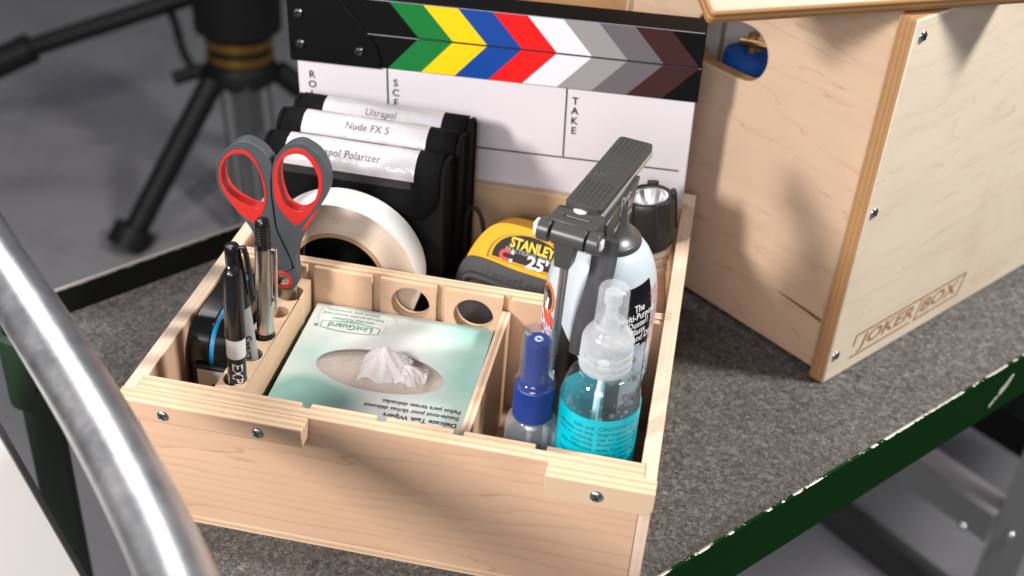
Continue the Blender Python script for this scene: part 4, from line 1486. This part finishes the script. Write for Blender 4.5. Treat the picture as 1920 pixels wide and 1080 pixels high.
lab_patch(mb, ell(-1.10, 0.1430, 0.21, 0.0078, 1), ell(-1.10, 0.1430, 0.21, 0.0078, -1), -1.30, -0.90, 0, 0.0009, 24, 4)
lab_patch(mb, lambda p: 0.1470, lambda p: 0.1380, -1.22, -1.05, 5, 0.0012, 6, 2)
lab_patch(mb, lambda p: 0.1450, lambda p: 0.1360, -1.10, -0.98, 1, 0.0012, 6, 2)
for i in range(34):
    z = 0.158 - i * 0.0038
    mb.text(random.choice(('WARNING: contents', 'under pressure', 'keep out of reach', 'use with care', 'flammable gas')), 0.0033, wrapc(1.47, z, sk=0.05), 2 if i < 14 else 0, xs=0.9)
mb.build('label', [plain('can_black_print', (0.006, 0.006, 0.007), 0.25), WHITE_INK, plain('can_red_print', (0.66, 0.045, 0.02), 0.3), plain('can_picture_sky', (0.34, 0.42, 0.50), 0.3),
                   plain('can_picture_peach', (0.55, 0.28, 0.18), 0.3), plain('can_picture_grey', (0.16, 0.17, 0.18), 0.3), plain('can_orange_print', (0.75, 0.16, 0.02), 0.3)], can, smooth=60, recalc=False)
GREY_P = plain('dark_grey_plastic', (0.052, 0.052, 0.052), 0.33, bump=0.05)
# nozzle, turned a little: local +y points along the pedal to the back
MN = Matrix.Translation((0.0, 0.0, 0.0)) @ Matrix.Rotation(R(-13.7), 4, 'Z')
mb = MB()
mb.lathe([(0.0160, 0.1795), (0.0203, 0.1805), (0.0208, 0.1830), (0.0203, 0.1850), (0.0170, 0.1868), (0.0130, 0.1905), (0.0105, 0.197), (0.0095, 0.209)], 48)
mb.prism([[(-0.020, 0.187), (0.014, 0.187), (0.0180, 0.200), (0.0260, 0.2155), (-0.0300, 0.2098), (-0.028, 0.200)]], -0.0078, 0.0078, lambda u, v, w: (w, u, v), M=MN)
nz_ = mb.build('nozzle_body', GREY_P, dc, bevel=0.001, seg=2)
mb = MB()
side_fn = lambda cy, cz: (lambda u, v: MN @ Vector((0.00815, cy + u, cz + v)))
mb.text('Dust-', 0.0085, side_fn(0.001, 0.2125), 0, xs=0.95)
mb.text('Off Plus', 0.0085, side_fn(0.003, 0.2055), 0, xs=0.80)
mb.text('360° Vector Valve', 0.0046, side_fn(-0.001, 0.1980), 0, xs=0.9, bold=0.01)
mb.build('lettering', plain('pale_grey_ink', (0.55, 0.55, 0.55), 0.5), nz_, smooth=0, recalc=False)
# pedal: pad on a pale base plate, rising to the back
PT = Matrix.Translation((-0.0042, 0.0135, 0.2165)) @ Matrix.Rotation(R(-13.7), 4, 'Z') @ Matrix.Rotation(R(1.0), 4, 'X')
mb = MB()
mb.prism([rrect(-0.0118, 0.0118, -0.0440, 0.0470, 0.003, 4)], -0.0040, -0.0008, XY, M=PT)
mb.build('base_plate', plain('warm_grey_plate', (0.30, 0.29, 0.26), 0.35), dc, bevel=0.0005)
mb = MB()
mb.prism([rrect(-0.0112, 0.0112, -0.0445, 0.0470, 0.003, 4)], -0.0004, 0.0036, XY, M=PT)
for gx in (-0.0075, -0.0045, -0.0015, 0.0015, 0.0045, 0.0075):
    mb.box(gx - 0.00022, gx + 0.00022, -0.0420, -0.0140, 0.0035, 0.00385, 1, PT)
    mb.box(gx - 0.00022, gx + 0.00022, 0.0200, 0.0450, 0.0035, 0.00385, 1, PT)
mb.box(-0.0108, 0.0108, -0.0440, -0.0428, 0.0035, 0.0040, 0, PT)
pedal = mb.build('pedal', [plain('charcoal_pad', (0.040, 0.040, 0.039), 0.5, bump=0.25, scale=1200), plain('pad_groove', (0.010, 0.010, 0.010), 0.6)], dc, bevel=0.0005)
mb = MB()
mb.text('Falcon', 0.0095, lambda u, v: PT @ Vector((-0.001 - v, 0.004 + u, 0.0039)), 0, shear=0.3, bold=-0.004)
mb.text('F', 0.013, lambda u, v: PT @ Vector((-0.003 - v, -0.008 + u, 0.00385)), 0, shear=0.2, bold=-0.02)
mb.build('emblem', plain('emboss_grey', (0.085, 0.085, 0.083), 0.35), pedal, smooth=0, recalc=False)
# hinge block in front of the pedal
PHm = PT @ Matrix.Translation((0.0, -0.0455, -0.003))
mb = MB()
mb.prism([rrect(-0.0145, 0.0145, -0.0150, 0.0020, 0.002, 3)], -0.0070, 0.0030, XY, M=PHm)
mb.tube([PHm @ Vector((-0.0185, -0.0160, -0.0045)), PHm @ Vector((-0.0115, -0.0160, -0.0045))], 0.0068, 24)
mb.tube([PHm @ Vector((-0.0095, -0.0160, -0.0045)), PHm @ Vector((0.0105, -0.0160, -0.0045))], 0.0068, 24)
mb.tube([PHm @ Vector((0.0120, -0.0160, -0.0045)), PHm @ Vector((0.0185, -0.0160, -0.0045))], 0.0068, 24)
mb.prism([[(-0.0080, -0.004), (0.0060, -0.004), (0.0030, -0.0240), (-0.0060, -0.0240)]], -0.0215, -0.0115, lambda u, v, w_: (u, w_, v), M=PHm)
hg = mb.build('hinge_block', GREY_P, dc, bevel=0.0008, seg=2)
mb = MB()
mb.box(-0.0075, 0.0085, -0.0096, -0.0066, 0.0029, 0.0033, 0, PHm)
mb.build('slot', BLACK_INK, hg)
mb = MB()
mb.tube([PHm @ Vector((-0.0060, -0.0080, 0.0030)), PHm @ Vector((0.0085, -0.0080, 0.0030))], 0.0012, 10)
mb.build('spring_pin', GREY_P, hg)
mb = MB()
mb.box(-0.0215, -0.0186, -0.0195, -0.0125, -0.0078, 0.0000, 0, PHm)
mb.box(0.0186, 0.0202, -0.0185, -0.0135, -0.0075, -0.0015, 0, PHm)
mb.lathe([(0, 0.0006), (0.0042, 0.0), (0.0045, -0.001)], 24, M=PHm @ Matrix.Translation((-0.001, 0.0014, 0.0034)))
mb.build('white_stud', plain('white_nylon', (0.80, 0.78, 0.76), 0.35), hg, bevel=0.0006)
# steel tube and its tip
htop = PHm @ Vector((-0.0012, -0.0160, -0.0235))
mb = MB()
tub_b = Vector((htop.x - 0.0020, htop.y + 0.001, 0.1145))
mb.tube([htop, tub_b], 0.0026, 20)
mb.build('thin_tube', plain('satin_steel_tube', (0.55, 0.53, 0.50), 0.28, 1.0), dc)
mb = MB()
mb.tube([tub_b + Vector((0, 0, 0.010)), tub_b - Vector((0, 0, 0.0028))], 0.0036, 20)
mb.build('tube_tip', GREY_P, dc, bevel=0.0003)
# trigger lever down the front of the can
mb = MB()
tl_pts = [(0.0010, -0.0300, 0.2000), (0.0012, -0.0345, 0.1840), (-0.0007, -0.0385, 0.1680), (-0.0042, -0.0410, 0.1500), (-0.0062, -0.0420, 0.1320), (-0.0067, -0.0415, 0.1225)]
tlp = smooth_path(tl_pts, 5)
wid = [0.0085 - 0.0022 * i / (len(tlp) - 1) for i in range(len(tlp))]
vs, fs = [], []
for p_, w_ in zip(tlp, wid):
    for sx, dy in ((-1, 0.0), (-0.7, -0.0016), (0.7, -0.0016), (1, 0.0), (0.7, 0.002), (-0.7, 0.002)):
        vs.append((p_.x + sx * w_ * 0.97 , p_.y + dy + sx * -0.0015, p_.z))
for i in range(len(tlp) - 1):
    for j in range(6):
        fs.append((i * 6 + j, i * 6 + (j + 1) % 6, (i + 1) * 6 + (j + 1) % 6, (i + 1) * 6 + j))
fs.append(tuple(range(6)))
fs.append(tuple((len(tlp) - 1) * 6 + j for j in range(6)))
mb.add(vs, fs)
mb.build('trigger', plain('smoke_grey_plastic', (0.060, 0.060, 0.066), 0.22, spec=0.6), dc, bevel=0.0004)

# ------------------------------------------------------------------ large spray bottle with turquoise label
CLEAR = thin_clear('clear_bottle_plastic', (0.985, 0.99, 0.99), 1.0, 0.015, (0.8, 0.85, 0.85), 0.03, 0.02)
FROST = thin_clear('frosted_plastic', (0.97, 0.975, 0.98), 0.9, 0.20, (0.80, 0.83, 0.86), 0.08, 0.14)
FROST2 = thin_clear('milky_collar_plastic', (0.93, 0.94, 0.95), 0.8, 0.46, (0.80, 0.82, 0.84), 0.15, 0.12)
LIQ = thin_clear('clear_liquid', (0.93, 0.97, 0.98), 0.25, 0.03, (0.7, 0.8, 0.85), 0.05, 0.0)
BUB = thin_clear('foam_bubble', (0.97, 0.98, 0.98), 1.3, 0.05, (0.9, 0.95, 0.95), 0.04, 0.0)
sb = thing('spray_bottle', 'larger clear spray bottle with turquoise label and frosted pump cap, in the right front corner', 'spray bottle', (0.2805, 0.0382, 0.0066))
BR = 0.0236
mb = MB()
bp = [(0, 0.0), (BR - 0.002, 0.0), (BR, 0.002), (BR, 0.1190)]
for i in range(1, 9):
    a = (pi / 2) * i / 8
    bp.append((0.0120 + (BR - 0.0120) * math.cos(a), 0.1190 + 0.0240 * math.sin(a) ** 1.0))
bp += [(0.0115, 0.150)]
mb.lathe(bp, 64)
btl = mb.build('bottle', CLEAR, sb)
mb = MB()
mb.lathe([(0, 0.001), (BR - 0.0012, 0.001), (BR - 0.001, 0.003), (BR - 0.001, 0.1205), (BR - 0.003, 0.1195), (0, 0.1195)], 56)
mb.build('liquid', LIQ, btl)
m_cyan, nt, out = new_mat('turquoise_label')
v = obj_vec(nt)
sep = N(nt, 'SeparateXYZ')
nt.links.new(v, sep.inputs[0])
nzz = noise_n(nt, v, 90, 3)
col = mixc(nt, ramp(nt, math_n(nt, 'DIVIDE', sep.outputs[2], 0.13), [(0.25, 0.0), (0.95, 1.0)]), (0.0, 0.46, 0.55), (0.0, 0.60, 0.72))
col = mixc(nt, math_n(nt, 'MULTIPLY', nzz, 0.12), col, (0.02, 0.6, 0.7))
pr_ = principled(nt, out, col, 0.25, 0, 0.5)
tlc = N(nt, 'BsdfTranslucent')
tlc.inputs[0].default_value = (0.0, 0.50, 0.62, 1)
mx = N(nt, 'MixShader')
mx.inputs[0].default_value = 0.42
nt.links.new(pr_.outputs[0], mx.inputs[1])
nt.links.new(tlc.outputs[0], mx.inputs[2])
nt.links.new(mx.outputs[0], out.inputs['Surface'])
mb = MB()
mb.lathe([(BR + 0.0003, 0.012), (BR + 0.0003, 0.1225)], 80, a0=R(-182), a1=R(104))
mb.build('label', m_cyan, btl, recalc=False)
mb = MB()
wb = lambda u0, z0: (lambda u, v: ((BR + 0.0006) * math.sin((u0 + u) / BR), -(BR + 0.0006) * math.cos((u0 + u) / BR), z0 + v))
left = ['Safe and', 'effective on any', 'lens or coating,', 'including', 'anti-reflective', '', 'Segura y eficaz', 'con cualquier', 'tipo de lente o', 'revestimiento,', 'incluyendo', 'revestimientos', 'antirreflejo']
right = ['CAUTION: Contains', 'Isopropanol. Do not', 'use on contact lenses.', 'Avoid contact with', 'eyes. Keep out of', 'reach of children.', 'Do not ingest.', '', 'PRECAUCIÓN:', 'Contiene alcohol.', 'No se debe usar en', 'lentes de contacto.', 'Evite el contacto']
for i, t_ in enumerate(left):
    if t_:
        mb.text(t_, 0.0038, wb(0.0000, 0.1165 - 0.0039 * i), 0, align='RIGHT')
for i, t_ in enumerate(right):
    if t_:
        mb.text(t_, 0.0038, wb(0.0022, 0.1165 - 0.0039 * i), 0, align='LEFT')
mb.build('lettering', plain('teal_ink', (0.004, 0.10, 0.14), 0.4), btl, smooth=0, recalc=False)
# text seen on the shoulder of the far side
mb = MB()
for i in range(34):
    a = random.uniform(0, 2 * pi)
    rr = (BR - 0.0035) * math.sqrt(random.uniform(0.15, 1))
    br_ = random.uniform(0.0006, 0.0019)
    mb.lathe([(0, br_), (br_ * 0.7, br_ * 0.7), (br_, 0), (br_ * 0.7, -br_ * 0.7), (0, -br_)], 10, c=(rr * math.sin(a), -rr * math.cos(a), 0.1198))
mb.build('foam', BUB, btl, kind='stuff')
mb = MB()
mb.lathe([(0.0, 0.1435), (0.0142, 0.1440), (0.0147, 0.1450), (0.0150, 0.1475), (0.0142, 0.1483), (0.0150, 0.1492), (0.0150, 0.1525), (0.0141, 0.1533), (0.0149, 0.1542), (0.0148, 0.1575), (0.0140, 0.1583), (0.0147, 0.1592), (0.0146, 0.1640), (0.0138, 0.1668), (0.0118, 0.1700), (0.0098, 0.1716), (0.0093, 0.1745), (0.0088, 0.1760)], 288, rib=72, amp=0.018, ribz=(0.1448, 0.1645))
mb.build('collar', FROST2, sb, smooth=60)
mb = MB()
mb.lathe([(0.0094, 0.1735), (0.0091, 0.1760), (0.0086, 0.1965), (0.0081, 0.1985), (0.0070, 0.1993), (0.0058, 0.1990), (0.0, 0.1990)], 48)
mb.build('overcap', FROST, sb)
mb = MB()
mb.lathe([(0.0062, 0.1720), (0.0055, 0.1735), (0.0036, 0.1800), (0.0036, 0.1880), (0.0050, 0.1885), (0.0050, 0.1955), (0.0036, 0.1962), (0.0012, 0.1962), (0.0, 0.1955)], 32)
mb.build('spray_head', FROST2, sb)
mb = MB()
mb.tube([(-0.0005, 0, 0.146), (-0.0005, 0, 0.137)], 0.0036, 18)
mb.tube([(-0.0005, 0, 0.139), (-0.0018, 0.0, 0.118), (-0.004, 0.001, 0.012)], 0.0020, 14)
mb.build('dip_tube', plain('milky_tube', (0.66, 0.74, 0.78), 0.35), sb)

# ------------------------------------------------------------------ small spray bottle with blue collar
ss = thing('spray_bottle', 'small clear spray bottle with ribbed dark blue collar, beside the thin steel tube', 'spray bottle', (0.2420, 0.0330, 0.0066))
SR = 0.0157
mb = MB()
bp = [(0, 0.0), (SR - 0.002, 0.0), (SR, 0.002), (SR, 0.0935)]
for i in range(1, 8):
    a = (pi / 2) * i / 7
    bp.append((0.0088 + (SR - 0.0088) * math.cos(a), 0.0935 + 0.0130 * math.sin(a)))
bp += [(0.0085, 0.112)]
mb.lathe(bp, 56)
b2 = mb.build('bottle', thin_clear('cloudy_bottle_plastic', (0.97, 0.98, 0.98), 1.0, 0.16, (0.75, 0.78, 0.80), 0.03, 0.05), ss)
mb = MB()
mb.lathe([(0, 0.001), (SR - 0.001, 0.001), (SR - 0.001, 0.0880), (SR - 0.003, 0.0868), (0, 0.0868)], 48)
mb.build('liquid', LIQ, b2)
mb = MB()
mb.lathe([(SR + 0.0003, 0.012), (SR + 0.0003, 0.0845)], 64, a0=R(-160), a1=R(160))
mb.build('label', plain('clear_white_label', (0.40, 0.42, 0.42), 0.4, var=0.03), b2, recalc=False)
mb = MB()
wb2 = lambda u0, z0: (lambda u, v: ((SR + 0.0006) * math.sin((u0 + u) / SR), -(SR + 0.0006) * math.cos((u0 + u) / SR), z0 + v))
for i, t_ in enumerate(('Sprays for the care of optical', 'lenses, filters and displays. Do', 'not use on contact lenses.', 'Keep from children.')):
    mb.text(t_, 0.0027, wb2(0.0035, 0.0815 - 0.0030 * i), 0)
mb.build('lettering', BLACK_INK, b2, smooth=0, recalc=False)
mb = MB()
for i in range(60):
    a = random.uniform(0, 2 * pi)
    rr = (SR - 0.0016) * (1.0 if i < 40 else math.sqrt(random.uniform(0.1, 1)))
    br_ = random.uniform(0.0003, 0.0008)
    mb.lathe([(0, br_), (br_, 0), (0, -br_)], 8, c=(rr * math.sin(a), -rr * math.cos(a), 0.0874 + random.uniform(-0.0004, 0.0006)))
for i in range(40):
    a = random.uniform(0, 2 * pi)
    z = random.uniform(0.089, 0.102)
    br_ = random.uniform(0.0002, 0.0005)
    mb.lathe([(0, br_), (br_, 0), (0, -br_)], 6, c=((SR - 0.001) * math.sin(a), -(SR - 0.001) * math.cos(a), z))
mb.build('foam', BUB, b2, kind='stuff')
NAVY = plain('navy_plastic', (0.004, 0.030, 0.185), 0.35)
mb = MB()
mb.lathe([(0.0, 0.1030), (0.0115, 0.1032), (0.0120, 0.1045), (0.0120, 0.1060), (0.0119, 0.1062), (0.0117, 0.1255), (0.0112, 0.1270), (0.0100, 0.1276), (0.0, 0.1276)], 256, rib=64, amp=0.022, ribz=(0.1061, 0.1256))
mb.build('collar', NAVY, ss, smooth=60)
mb = MB()
mb.lathe([(0.0092, 0.1276), (0.0088, 0.1295), (0.0082, 0.1320), (0.0076, 0.1330), (0.0076, 0.1575), (0.0070, 0.1588), (0.0016, 0.1590), (0.0012, 0.1582), (0.0, 0.1582)], 40)
sh = mb.build('spray_head', NAVY, ss)
mb = MB()
mb.lathe([(0.0012, 0.1591), (0.0016, 0.1596), (0.0022, 0.1596), (0.0026, 0.1591)], 24)
mb.build('nozzle_ring', plain('pale_ring', (0.60, 0.62, 0.68), 0.3), sh)
CAPC = thin_clear('clear_cap_plastic', (0.93, 0.95, 0.99), 1.3, 0.015, (0.80, 0.85, 0.95), 0.03, 0.02)
mb = MB()
mb.lathe([(0.0119, 0.1276), (0.0121, 0.1284), (0.0116, 0.1292), (0.0119, 0.1300), (0.0112, 0.1308), (0.0104, 0.1315), (0.0100, 0.1335), (0.0094, 0.1630), (0.0089, 0.1648), (0.0078, 0.1654), (0.0, 0.1654)], 56)
mb.lathe([(0.0090, 0.1330), (0.0084, 0.1630), (0.0078, 0.1640)], 56)
mb.build('overcap', CAPC, ss)
mb = MB()
pr = [(0.0045, 0.104)]
for i in range(6):
    pr += [(0.0046, 0.1025 - i * 0.0017), (0.0038, 0.1017 - i * 0.0017)]
pr += [(0.0024, 0.0915), (0.0018, 0.080), (0.0018, 0.010)]
mb.lathe(pr, 20)
mb.build('dip_tube', plain('cloudy_tube', (0.40, 0.42, 0.43), 0.35), ss)

# ------------------------------------------------------------------ pale panel with black edge, lower left foreground
wp = thing('pale_panel', 'pale panel with a black metal edge in the lower left foreground, beside the galvanised tube', 'panel')
pa, pb_ = Vector((-0.1495, 0.0787, -0.0242)), Vector((-0.0697, 0.0310, -0.1112))
ed = (pb_ - pa).normalized()
lw = Vector((-0.10, -0.145, -0.03)).normalized()
lw = (lw - ed * lw.dot(ed)).normalized()
nn2 = ed.cross(lw).normalized()
if nn2.z < 0:
    nn2 = -nn2
MP = Matrix(((ed.x, lw.x, nn2.x, pa.x), (ed.y, lw.y, nn2.y, pa.y), (ed.z, lw.z, nn2.z, pa.z), (0, 0, 0, 1)))
mb = MB()
mb.box(-0.06, 0.30, 0.0048, 0.16, -0.004, 0.0, 0, MP)
mb.build('sheet', plain('pale_sheet', (0.56, 0.54, 0.52), 0.5, var=0.05, scale=25), wp, smooth=0)
mb = MB()
mb.box(-0.06, 0.30, -0.0004, 0.0046, -0.006, 0.0012, 0, MP)
mb.build('edge_strip', plain('black_edge_strip', (0.018, 0.018, 0.019), 0.35, bump=0.3, scale=500), wp, bevel=0.0006)

# ------------------------------------------------------------------ tripod behind (far, out of focus)
tp_ = thing('tripod', 'black video tripod with brass coloured rings, out of focus on the studio floor behind', 'tripod', (-0.60, 1.60, -0.75))
o_ = Vector((-0.60, 1.60, -0.75))
TB = plain('tripod_black', (0.006, 0.0065, 0.0065), 0.5, spec=0.2)
TG = plain('tripod_grey', (0.050, 0.050, 0.053), 0.5)
top = Vector((-0.592, 1.600, -0.400))
rel = lambda p: Vector(p) - o_
mb = MB()
c_ = rel(top)
mb.lathe([(0, 0.16), (0.085, 0.16), (0.085, 0.03), (0.066, 0.022), (0, 0.022)], 40, c=c_)
mb.build('head', TB, tp_)
for z in (0.006, -0.024):
    mb = MB()
    mb.lathe([(0.060, z - 0.008), (0.0665, z - 0.008), (0.0675, z), (0.0665, z + 0.008), (0.060, z + 0.008)], 48, c=c_)
    mb.build('brass_ring', plain('brass_ring_metal', (0.42, 0.25, 0.07), 0.32, 1.0), tp_)
mb = MB()
mb.lathe([(0, 0.020), (0.058, 0.020), (0.058, -0.036), (0.066, -0.038), (0.072, -0.050), (0.074, -0.075), (0.055, -0.090), (0, -0.095)], 40, c=c_)
mb.build('bowl', TB, tp_)
feet = [Vector((-0.745, 1.335, -0.75)), Vector((-0.50, 1.44, -0.75)), Vector((-0.22, 1.75, -0.75))]
for i, ft in enumerate(feet):
    hipd = (ft - top)
    hipd.z = 0
    hip = top + hipd.normalized() * (0.070 if i != 1 else 0.035) + Vector((0, 0, -0.065))
    a, b = rel(hip), rel(ft)
    side = (b - a).cross(Vector((0, 0, 1))).normalized()
    mb = MB()
    if i == 1:
        for sgn in (-1, 1):
            mb.tube([a + side * 0.036 * sgn, b + side * 0.036 * sgn], 0.014, 14)
        mb.tube([a.lerp(b, 0.25), b], 0.016, 14)
        mb.tube([a, a.lerp(b, 0.34)], 0.034, 4)
        f_ = a.lerp(b, 0.02)
        mb.tube([f_ + side * 0.040, f_ - side * 0.040], 0.020, 14)
        mb.build('leg', TG, tp_)
    else:
        mb.tube([a, b], 0.024, 16)
        mb.tube([a.lerp(b, 0.88), b], 0.042, 16)
        mb.build('leg', TB, tp_)
mb = MB()
mb.tube([rel((-1.16, 1.44, -0.520)), rel((-0.995, 1.521, -0.4405))], 0.030, 18)
mb.tube([rel((-0.995, 1.521, -0.4405)), rel((-0.62, 1.66, -0.305))], 0.019, 16)
mb.build('pan_handle', TB, tp_)
mb = MB()
mb.tube(smooth_path([rel((-0.765, 1.63, -0.33)), rel((-0.728, 1.605, -0.378)), rel((-0.700, 1.575, -0.432)), rel((-0.665, 1.56, -0.470))], 4), 0.0085, 10)
mb.tube([rel((-0.71, 1.545, -0.475)), rel((-0.655, 1.56, -0.455))], 0.014, 10)
mb.build('lever', TB, tp_)

# ------------------------------------------------------------------ grey metal stand under and beyond the cart, lower right (out of focus)
st_ = thing('metal_stand', 'grey metal stand frame with bolted post, blurred below the cart at right', 'stand', (0.74, 0.80, -0.75))
so_ = Vector((0.74, 0.80, -0.75))
GM = plain('grey_metal', (0.20, 0.205, 0.20), 0.55, 0.1)
GL = plain('lit_top_metal', (0.40, 0.36, 0.355), 0.4, 0.2)  # crossbar top: its lit, pinkish look is put into the colour
rl2 = lambda p: Vector(p) - so_


def bar_box(mb, a, b, w_, h_, mat=0):
    a, b = Vector(a), Vector(b)
    t = (b - a).normalized()
    s_ = t.cross(Vector((0, 0, 1))).normalized()
    u_ = s_.cross(t)
    vs = []
    for p in (a, b):
        for sx, sz in ((-1, -1), (1, -1), (1, 1), (-1, 1)):
            vs.append(p + s_ * (w_ / 2 * sx) + u_ * (h_ / 2 * sz))
    mb.add(vs, [(0, 1, 2, 3), (4, 7, 6, 5), (0, 4, 5, 1), (1, 5, 6, 2), (2, 6, 7, 3), (3, 7, 4, 0)], mat)


mb = MB()
bar_box(mb, rl2((0.55, 0.985, -0.53)), rl2((0.795, 0.765, -0.53)), 0.040, 0.004, 0)
mb.build('crossbar', GL, st_)
mb = MB()
bar_box(mb, rl2((0.535, 0.965, -0.552)), rl2((0.78, 0.745, -0.552)), 0.004, 0.048, 0)
mb.build('crossbar', GM, st_)
mb = MB()
bar_box(mb, rl2((0.55, 0.985, -0.735)), rl2((0.80, 0.765, -0.735)), 0.05, 0.03, 0)
mb.build('foot_rail', plain('dark_grey_metal', (0.032, 0.032, 0.033), 0.7), st_)
mb = MB()
bar_box(mb, rl2((0.62, 1.18, -0.55)), rl2((0.92, 0.93, -0.55)), 0.07, 0.06, 0)
mb.build('rear_rail', TB, st_)
mb = MB()
mb.box(-0.024, 0.024, -0.010, 0.010, 0.085, 0.62, 0, Matrix.Translation(rl2((0.812, 0.755, -0.75))) @ Matrix.Rotation(R(-20), 4, 'Z'))
mb.build('post', GM, st_)
for p in ((0.806, 0.742, -0.555), (0.752, 0.765, -0.575)):
    mb = MB()
    mb.lathe([(0, 0.004), (0.005, 0.003), (0.007, 0.0), (0.007, -0.004)], 16, M=Matrix.Translation(rl2(p)) @ Matrix.Rotation(R(-20), 4, 'Z') @ OUT_NEG_Y)
    mb.build('bolt', ZINC, st_)
mb = MB()
mb.tube([rl2((0.775, 0.73, -0.705)), rl2((0.795, 0.72, -0.705))], 0.042, 28)
mb.build('caster', TB, st_)
